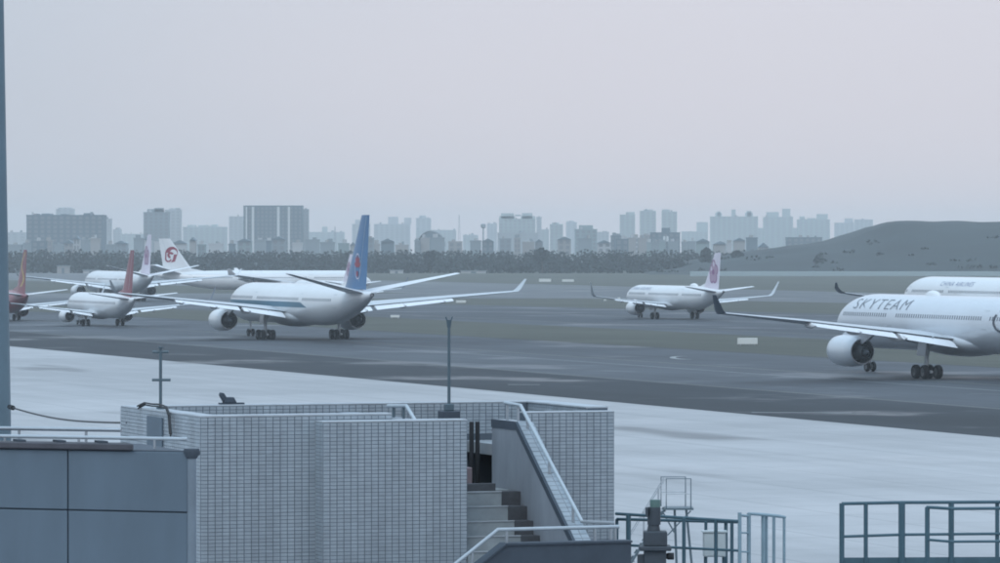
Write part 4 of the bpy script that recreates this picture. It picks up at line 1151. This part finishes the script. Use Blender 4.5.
# lower stair wall and its rail
bL = 55.85
def lw(px_, py_): a = a_at(px_, bL); return G(a, bL, z_at(py_, a, bL))
l0, l1, l2 = lw(619, 527), lw(498, 530), lw(457, 563); l3 = l1 + (l2 - l1) * 1.8
lower = empty('lower_stair_wall', G(20.5, bL, 0), 0, 'dark slate wall at the bottom centre below the stair', 'wall')
aR = a_at(628, bL); zt = z_at(544.5, 20.5, bL)
a1 = a_at(503, bL); a3 = a1 - 1.05
prof = [(aR, zt), (a1, zt), (a3, zt - 1.05 * .72), (a3, 0), (aR, 0)]
MB().loft([[G(a, b, z) for a, z in prof] for b in (bL - .12, bL + .1)]).build('wall', M['slate'], lower)
MB().loft([[G(a, b, z) for a, z in ((aR + .01, zt + .002), (a1, zt + .002), (a3, zt - 1.05 * .72 + .002), (a3, zt - 1.05 * .72 + .03), (a1, zt + .03), (aR + .01, zt + .03))] for b in (bL - .14, bL + .12)]).build('coping', M['slate'], lower)
posts = []
for t in (.03, .2, .97):
    q = l0.lerp(l1, t) if t < .5 else l0.lerp(l1, .93); posts.append((q, Vector((q.x, q.y, zt + .02))))
q = l1.lerp(l3, .35); posts.append((q, q - UP * .2)); q = l1.lerp(l3, .8); posts.append((q, q - UP * .2))
rail_thing('stair_handrail', 'pale handrail bending down to the left above the dark slate wall', [l0, l1, l3], .026, posts, 'rail_white', 'galv')

# lower roof that carries railings
lr = empty('lower_roof', G(26, 56, 0), 0, 'grey lower roof slab carrying the teal railings at the bottom right', 'roof')
MB().gbox(22.98, 33, 50, 60.5, 0, 8.45).build('slab', M['roof'], lr)
MB().gbox(16.5, 22.975, 50, 55.7, 0, 8.0).build('slab', M['roof'], lr)

# ------------------------------------------------------------------ grey panelled box at the left
def left_box():
    th = R(-19.8); u = Vector((math.cos(th), math.sin(th), 0)); n_ = Vector((u.y, -u.x, 0))   # n_ faces the camera
    Y0 = 51.0
    P0 = at(68, 449, Y0); P0.z = 0
    def upx(px_):   # distance along u to photo column px
        r = (px_ - 500) / FPX
        return (r * P0.y - P0.x) / (u.x - r * u.y)
    def zz(py_, d): return CAM_Z - (py_ - HOR) / FPX * (P0 + u * d).y
    e0, e1 = upx(-60), upx(188)
    ztop = zz(449.5, 0.0); zj = zz(510.3, 0.0)
    def pt(d, dep, z): return P0 + u * d + BX * (dep * 1.3) + UP * z     # its side runs away along the airfield grid
    root = empty('panel_box', pt((e0 + e1) / 2, .8, 0), 0, 'blue-grey metal panelled box at the lower left with railing on top', 'building')
    def pbox(d0, d1, p0, p1, z0, z1, name, m, parent=root, bevel=0):
        return MB().hexa([pt(d0, p0, z0), pt(d1, p0, z0), pt(d1, p1, z0), pt(d0, p1, z0), pt(d0, p0, z1), pt(d1, p0, z1), pt(d1, p1, z1), pt(d0, p1, z1)]).build(name, M[m], parent, bevel=bevel)
    pbox(e0, e1, .03, 1.6, 0, ztop, 'wall', 'slate')
    hj = ztop - zj; g = .008
    cols = [e0, 0.0, e1]
    for c in range(2):
        for (z0, z1) in ((zj, ztop - .004), (zj - hj * 1.25, zj), (zj - hj * 2.5, zj - hj * 1.25)):
            pbox(cols[c] + g, cols[c + 1] - g, 0, .029, z0 + g, z1 - g, 'panel', 'panel', bevel=.006)
    pbox(e0, upx(132), -.05, .25, ztop + .001, ztop + .075, 'gutter', 'gutter', bevel=.012)
    for q in (22, 62, 104): pbox(upx(q) - .05, upx(q) + .05, .0, .2, ztop + .076, ztop + .10, 'gutter_clip', 'slate')
    d = upx(192.5)
    MB().tube([pt(d, .03, 0), pt(d, .03, ztop - .06)], .052, 12).build('drain_pipe', M['pipe'], root, smooth=40)
    MB().tube([pt(d, .03, ztop - .08), pt(d, .03, ztop - .01), pt(d, .03, ztop + .03)], [.06, .095, .085], 12).tube([pt(d - .1, .05, ztop - .02), pt(d + .1, .05, ztop - .02)], .03, 8).build('pipe_head', M['slate'], root, smooth=40)
    # railings
    r1 = empty('pipe_railing', pt(0, .1, ztop), 0, 'lower of the two pale pipe rails above the panelled box', 'railing')
    zl = zz(438.2, upx(90))
    MB().tube([pt(e0, .12, zl), pt(upx(191), .12, zl)], .021, 10).build('rail', M['rail_white'], r1, smooth=40)
    for q in (8, 82, 158): MB().tube([pt(upx(q), .12, ztop + .02), pt(upx(q), .12, zl)], .014, 7).build('post', M['galv'], r1, smooth=40)
    r2 = empty('pipe_railing', pt(0, 1.3, ztop), 0, 'upper shorter pipe rail on the panelled box, ending above its gutter', 'railing')
    dp = 1.3
    def upx2(px_):
        r = (px_ - 500) / FPX; Q = P0 + BX * (dp * 1.3)
        return (r * Q.y - Q.x) / (u.x - r * u.y)
    zu = CAM_Z - (429.3 - HOR) / FPX * (P0 + u * upx2(60) + BX * (dp * 1.3)).y
    MB().tube([pt(e0, dp, zu), pt(upx2(121), dp, zu)], .024, 10).build('rail', M['galv'], r2, smooth=40)
    for q in (19, 86): MB().tube([pt(upx2(q), dp, ztop), pt(upx2(q), dp, zu)], .016, 7).build('post', M['galv'], r2, smooth=40)
left_box()

# ------------------------------------------------------------------ mast at the left edge, with cable
mx = -10.19
mroot = empty('light_mast', (mx, 90, 0), 0, 'thick blue-grey mast at the left edge of the photo', 'mast')
MB().tube([(mx, 90, 0), (mx, 90, 9.6), (mx, 90, 18.2), (mx, 90, 26)], [.47, .41, .27, .2], 28).build('shaft', M['mast'], mroot, smooth=40)
MB().tube([(mx, 90, 0.0), (mx, 90, .12)], [.75, .75], 20).build('base_plate', M['galv'], mroot)
for k in range(4):
    t = k * math.pi / 2 + .4
    MB().box(mx + .55 * math.cos(t) - .25, mx + .55 * math.cos(t) + .25, 90 + .55 * math.sin(t) - .2, 90 + .55 * math.sin(t) + .2, 25.6, 26.1).build('floodlight', M['galv'], mroot, bevel=.03)
MB().tube([(mx - .9, 90, 25.55), (mx + .9, 90, 25.55)], .06, 8).tube([(mx, 89.1, 25.55), (mx, 90.9, 25.55)], .06, 8).build('crossarm', M['galv'], mroot)
c0 = at(9.5, 407, 89.6); c1 = G(16.53, 62.3, 0); c1.z = CAM_Z - (423 - HOR) / FPX * c1.y
cp = []
for k in range(15):
    t = k / 14.0; p = c0.lerp(c1, t); p.z -= .09 * math.sin(math.pi * t); cp.append(p)
cab = empty('overhead_cable', c0, 0, 'thin dark cable sagging from the left mast to the tiled building', 'cable')
MB().tube(cp, .016, 6).build('wire', M['black'], cab)
MB().tube([cp[0], cp[0].lerp(cp[1], .55)], .05, 8).build('clamp', M['black'], cab)

# ------------------------------------------------------------------ antenna pole, lamp pole, floodlight, cable bundle
b_ = b_at(160.5, 16.66); base = G(16.66, b_, ZT + .03)
ant = empty('antenna_pole', base, 0, 'thin pole with two short crossbars on the left parapet', 'pole')
Yd = base.y
def zy(py_, Y): return CAM_Z - (py_ - HOR) / FPX * Y
MB().tube([base, Vector((base.x, base.y, zy(348, Yd)))], .022, 8).build('pole', M['pole'], ant, smooth=40)
MB().tube([base, base + UP * .03], .06, 10).build('foot', M['pole'], ant)
for py_, w0, w1 in ((352, 8, 8), (380, 8.5, 10)):
    MB().tube([Vector((base.x - w0 / FPX * Yd, base.y, zy(py_, Yd))), Vector((base.x + w1 / FPX * Yd, base.y, zy(py_, Yd)))], .02, 8).build('crossbar', M['pole'], ant)
MB().tube([Vector((base.x, base.y, zy(348, Yd))), Vector((base.x, base.y, zy(346.8, Yd)))], .04, 8).build('tip', M['pole'], ant)
bun = empty('cable_bundle', base + BX * .05, 0, 'black cable bundle looped over the left parapet beside the antenna pole', 'cable')
pts = [G(16.50, b_at(138, 16.5), ZT + .02), G(16.55, b_at(145, 16.55), ZT + .075), G(16.62, b_at(152, 16.62), ZT + .06), G(16.62, b_at(160, 16.62), ZT + .07), G(16.55, b_at(166, 16.55), ZT + .06), G(16.47, b_at(169, 16.47), ZT - .05), G(16.46, b_at(170.5, 16.46), ZT - .3)]
for dx in (0, .03, -.028):
    MB().tube([p + BX * dx * 1.5 + UP * abs(dx) for p in pts], .011, 7).build('cable', M['black'], bun, smooth=60)
aP = a_at(449, 60.6); zb = 10.521
aP = a_at(449, 60.6)
lp = empty('lamp_pole', G(aP, 60.6, 9.92), 0, 'slim pole with forked top standing behind the projecting tiled wall', 'pole')
YP = G(aP, 60.6).y; zf = zy(318.5, YP)
MB().gbox(aP - .13, aP + .13, 60.48, 60.72, 9.921, zy(411, YP)).build('base_block', M['slate'], lp, bevel=.01)
MB().gbox(aP - .06, aP + .06, 60.54, 60.66, zy(411, YP), zy(404, YP)).build('socket', M['pole'], lp, bevel=.01)
MB().tube([G(aP, 60.6, zy(404.2, YP)), G(aP, 60.6, zf - .12)], [.024, .021], 10).build('pole', M['pole'], lp, smooth=40)
MB().tube([G(aP, 60.6, zf - .13), G(aP, 60.6, zf - .02)], [.026, .042], 10).build('head', M['pole'], lp)
for sg in (-1, 1): MB().tube([G(aP + sg * .03, 60.6, zf - .03), G(aP + sg * .05, 60.6, zf + .025)], .011, 6).build('prong', M['pole'], lp)
aF = a_at(228, 62.52); YF = G(aF, 62.52).y
fl = empty('floodlight', G(aF, 62.52, ZT + .026), 0, 'small dark tilted floodlight on the back parapet', 'floodlight')
w_ = YF / FPX
MB().gbox(aF - 9 * w_, aF + 16 * w_, 62.46, 62.58, ZT + .027, ZT + .05).build('base_plate', M['slate'], fl)
MB().loft([[G(aF - 5 * w_, b, ZT + .05), G(aF + 8 * w_, b, ZT + .05), G(aF + 5 * w_, b, ZT + .13), G(aF - 3 * w_, b, ZT + .13)] for b in (62.45, 62.59)]).build('housing', M['slate'], fl, bevel=.008)
MB().loft([[G(aF - 9 * w_, b, ZT + .16), G(aF - 4.5 * w_, b, ZT + .05), G(aF - 1 * w_, b, ZT + .10), G(aF - 5 * w_, b, ZT + .19), G(aF - 8 * w_, b, ZT + .2)] for b in (62.47, 62.57)]).build('lamp_head', M['slate'], fl, bevel=.006)

# ------------------------------------------------------------------ teal railings at the bottom right
def guard(name, label, top, mids, posts, zfloor, m, r=.022, plate=None):
    """top: (px, py, Y) corner points of the top rail; mids: list of such lists; posts: (px, py, Y, radius)"""
    P = [at(*t) for t in top]
    root = empty(name, (P[0].x, P[0].y, zfloor), 0, label, 'railing')
    MB().tube(P, r, 8).build('rail', M[m], root, smooth=40)
    for mm in mids: MB().tube([at(*t) for t in mm], r * .85, 8).build('rail', M[m], root, smooth=40)
    for (px_, py_, Y_, pr) in posts:
        p = at(px_, py_, Y_); MB().tube([(p.x, p.y, zfloor), p], pr, 8).build('post', M[m], root, smooth=40)
    if plate:
        A, B_ = at(*plate[0]), at(*plate[1]); z1 = A.z
        MB().hexa([(A.x, A.y - .01, z1 - .16), (B_.x, B_.y - .01, z1 - .16), (B_.x, B_.y + .01, z1 - .16), (A.x, A.y + .01, z1 - .16), (A.x, A.y - .01, z1), (B_.x, B_.y - .01, B_.z), (B_.x, B_.y + .01, B_.z), (A.x, A.y + .01, z1)]).build('kick_plate', M[m], root)
    return root
guard('guard_railing', 'teal railing to the right of the tiled building, behind the dark stack', [(616, 514, 63.6), (739, 521.6, 61.9)], [[(616, 545, 63.6), (739, 551, 61.9)]],
      [(628.5, 514.7, 63.4, .035), (684, 518.2, 62.6, .026), (716, 520, 62.2, .026), (732, 521, 62.0, .024)], 8.45, 'rail_teal')
guard('guard_railing', 'second teal rail close behind the stack railing, meeting it at the ladder', [(617, 519.5, 64.4), (741, 522.4, 63.2)], [], [(617, 519.5, 64.4, .024), (706, 521.7, 63.5, .022), (726, 522.1, 63.4, .026)], 8.45, 'rail_teal')
guard('guard_railing', 'outer teal railing at the lower right corner with thick posts', [(842, 504, 63.4), (901, 502.8, 63.6), (1060, 502, 64.2)], [[(842, 537, 63.4), (901, 535, 63.6), (1060, 533.5, 64.2)]],
      [(842, 503.6, 63.4, .036), (866, 503.6, 63.48, .03), (902, 502.8, 63.6, .048), (951.5, 502.6, 63.8, .04), (997.5, 502.4, 64.0, .03)], 8.45, 'rail_teal', .024, [(842, 558, 63.4), (1060, 557, 64.2)])
guard('guard_railing', 'inner teal railing overlapping the corner railing at the lower right', [(927, 507.5, 62.6), (951, 509, 62.3), (1060, 508.3, 62.5)], [[(927, 540, 62.6), (951, 542, 62.3), (1060, 541.5, 62.5)]],
      [(927.5, 507.5, 62.6, .034), (1030, 508.5, 62.45, .034)], 8.45, 'rail_teal', .022)

def ladder_cage():
    Y = 62.4; p = at(764, 516, Y)
    root = empty('ladder_cage', (p.x, p.y, 8.45), 0, 'grey-teal ladder cage hoops standing right of the stack railing', 'ladder')
    pts = [(740, 513, 61.9), (749, 514, 62.1), (766, 515.3, 62.3), (785, 517.5, 62.5), (780, 516.4, 63.1), (762, 514.6, 63.2), (749, 514, 62.9)]
    MB().tube([at(*t) for t in pts[1:]] + [at(*pts[1])], .02, 8).build('hoop', M['rail_pale_teal'], root, smooth=40)
    MB().tube([at(739.5, 515.5, 61.9), at(749, 516.5, 62.1)], .018, 8).build('tie', M['rail_pale_teal'], root)
    for (px_, py_, Y_, r_) in ((739.8, 512.8, 61.9, .026), (749, 513.3, 62.1, .028), (763.5, 515, 62.3, .03), (766.6, 515, 62.35, .02), (774, 516.2, 62.9, .022), (784.3, 517, 62.5, .02)):
        q = at(px_, py_, Y_); MB().tube([(q.x, q.y, 8.45), q], r_, 8).build('upright', M['rail_pale_teal'], root, smooth=40)
    for py_ in (533, 552): MB().tube([at(739.8, py_, 61.9), at(749, py_ + .4, 62.1)], .014, 6).build('rung', M['rail_pale_teal'], root)
ladder_cage()

# ------------------------------------------------------------------ vent stack
def stack():
    Y = 57.5; s = FPX / Y; x = (655 - 500) / s
    root = empty('vent_stack', (x, Y, 8.0), 0, 'dark stepped vent stack with green cap at the bottom right of centre', 'vent')
    Z = lambda py_: CAM_Z - (py_ - HOR) / s
    def cyl(px0, px1, py0, py1, name, m, taper=1.0):
        xx = ((px0 + px1) / 2 - 500) / s; r = (px1 - px0) / 2 / s
        MB().tube([(xx, Y, Z(py1)), (xx, Y, Z(py1) * .15 + Z(py0) * .85), (xx, Y, Z(py0))], [r, r * taper, r * taper * .97], 20).build(name, M[m], root, smooth=30)
    cyl(650, 660.5, 500, 507.5, 'cap', 'green_cap')
    cyl(647.5, 660.7, 507.3, 525, 'body', 'stack'); cyl(647, 660.5, 524.8, 531.5, 'neck', 'stack', .85)
    bx0 = lambda px0, px1, py0, py1, name, dd: MB().box((px0 - 500) / s, (px1 - 500) / s, Y - dd, Y + dd, Z(py1), Z(py0)).build(name, M['stack'], root, bevel=.012)
    bx0(643.5, 667, 531.3, 546, 'housing', .15); bx0(639, 671, 545.9, 550.5, 'flange', .2); bx0(644, 666, 550.4, 640, 'duct', .14)
    MB().box((645.4 - 500) / s, (648 - 500) / s, Y - .1, Y + .02, Z(516), Z(507.5)).build('side_box', M['stack'], root)
    MB().box((637.5 - 500) / s, (643.8 - 500) / s, Y - .1, Y + .1, Z(566), Z(555)).build('side_box', M['stack'], root)
    MB().tube([((666 - 500) / s, Y - .02, Z(556.5)), ((668 - 500) / s, Y - .02, Z(556.5)), ((674 - 500) / s, Y - .02, Z(556.5))], [.03, .045, .045], 12).build('valve', M['black'], root)
    MB().tube([((645 - 500) / s, Y, Z(640)), ((645 - 500) / s, Y, 8.0)], .1, 12).tube([((660 - 500) / s, Y, Z(639)), ((660 - 500) / s, Y, 8.0)], .1, 12).build('foot', M['stack'], root)
stack()

def cabinet():
    Y = 62.9; s = FPX / Y; Z = lambda py_: CAM_Z - (py_ - HOR) / s
    x0, x1 = (703.5 - 500) / s, (726 - 500) / s
    root = empty('control_cabinet', ((x0 + x1) / 2, Y, 8.45), 0, 'pale control cabinet on thin legs behind the teal railing', 'cabinet')
    MB().box(x0, x1, Y + .02, Y + .2, Z(557.5), Z(533)).build('body', M['cabinet'], root, bevel=.008)
    MB().box(x0 + .012, (x0 + x1) / 2 - .004, Y + .006, Y + .019, Z(556.5), Z(534.5)).build('door', M['cabinet'], root, bevel=.003)
    MB().box((x0 + x1) / 2 + .004, x1 - .012, Y + .006, Y + .019, Z(556.5), Z(534.5)).build('door', M['cabinet'], root, bevel=.003)
    MB().box(x0 - .02, x1 + .02, Y, Y + .22, Z(532.9), Z(531.5)).build('roof', M['cabinet'], root)
    for x in (x0 + .03, x1 - .03): MB().tube([(x, Y + .1, 8.45), (x, Y + .1, Z(557.4))], .02, 7).build('leg', M['rail_teal'], root)
cabinet()

# ------------------------------------------------------------------ mobile service stairs on the apron
def service_stairs():
    Y = 165.0; s = FPX / Y; Z = lambda py_: CAM_Z - (py_ - HOR) / s; X = lambda px_: (px_ - 500) / s
    x0, x1 = X(665), X(691); zp = Z(508.5)
    root = empty('service_stairs', ((x0 + x1) / 2, Y, 0.006), 0, 'thin steel service stairs with a railed platform on the apron', 'stairs')
    dY = 1.3
    MB().box(x0, x1 + .1, Y, Y + dY, zp - .07, zp).build('platform', M['pole'], root)
    for y in (Y + .03, Y + dY - .03):
        off = 0 if y < Y + .5 else -X(667) + X(663)
        MB().tube([(x0 + .05 + off, y, zp), (x0 + .05 + off, y, Z(479)), (x1 + off, y, Z(479)), (x1 + off, y, zp)], .024, 6).build('guard_rail', M['pole'], root)
        MB().tube([(x0 + .05 + off, y, Z(494)), (x1 + off, y, Z(494))], .02, 6).build('mid_rail', M['galv'], root)
    for x, y in ((x0 + .2, Y + .1), (x1 - .1, Y + .1), (x0 + .2, Y + dY - .1), (x1 - .1, Y + dY - .1)):
        MB().tube([(x + (.18 if x < (x0 + x1) / 2 else -.05), y, zp - .05), (x + .3, y, .15)], .028, 6).build('leg', M['pole'], root)
    MB().tube([(x0 + .1, Y + .1, zp - 1.0), (x1, Y + .1, zp - .1)], .025, 5).tube([(x0 + .35, Y + .1, zp - .9), (x0 - .1, Y + .1, zp - .1)], .03, 5).build('brace', M['pole'], root)
    # flight going down to the left
    L = 2.15; n = 15
    for y in (Y + .25, Y + dY - .05):
        MB().tube([(x0, y, zp - .05), (x0 - L, y, .15)], .05, 6).build('stringer', M['pole'], root)
        MB().tube([(x0, y, zp + 1.05), (x0 - L, y, 1.15)], .02, 6).build('flight_rail', M['galv'], root)
        for k in range(4):
            t = k / 4 + .1; MB().tube([(x0 - L * t, y, lerp(zp, .15, t)), (x0 - L * t, y, lerp(zp + 1.05, 1.15, t))], .016, 5).build('flight_post', M['galv'], root)
    for k in range(n):
        t = (k + .5) / n
        MB().box(x0 - L * t - .12, x0 - L * t + .12, Y + .27, Y + dY - .07, lerp(zp, .15, t) - .03, lerp(zp, .15, t)).build('tread', M['galv'], root)
    MB().tube([(x0 - .7, Y + .2, .2), (x0 - 1.5, Y + .2, 1.9)], .03, 5).tube([(x0 - 1.5, Y + .2, .2), (x0 - .5, Y + .2, 1.9)], .03, 5).build('cross_brace', M['pole'], root)
    for x in (x0 + .5, x1 + .2, x0 - L):
        for y in (Y + .1, Y + dY - .1): MB().loft([[(x + .14 * math.cos(k * math.pi / 6), y + e, .146 + .14 * math.sin(k * math.pi / 6)) for k in range(12)] for e in (-.05, .05)]).build('caster', M['tyre'], root)
service_stairs()

# ------------------------------------------------------------------ haze
hz = bpy.data.materials.new('haze_air'); hz.use_nodes = True
hn, hl = hz.node_tree.nodes, hz.node_tree.links; hn.clear()
ho = hn.new('ShaderNodeOutputMaterial'); pv = hn.new('ShaderNodeVolumePrincipled')
pv.inputs['Color'].default_value = (0.92, 0.97, 1.0, 1); pv.inputs['Density'].default_value = 1.25e-4; pv.inputs['Anisotropy'].default_value = 0.0
hl.new(pv.outputs['Volume'], ho.inputs['Volume'])
hb = MB().box(-4300, 4300, -450, 7800, -4.4, 66).build('haze', hz)
tag(hb, 'pale bluish haze lying over the whole airfield and city', 'haze', kind='stuff')
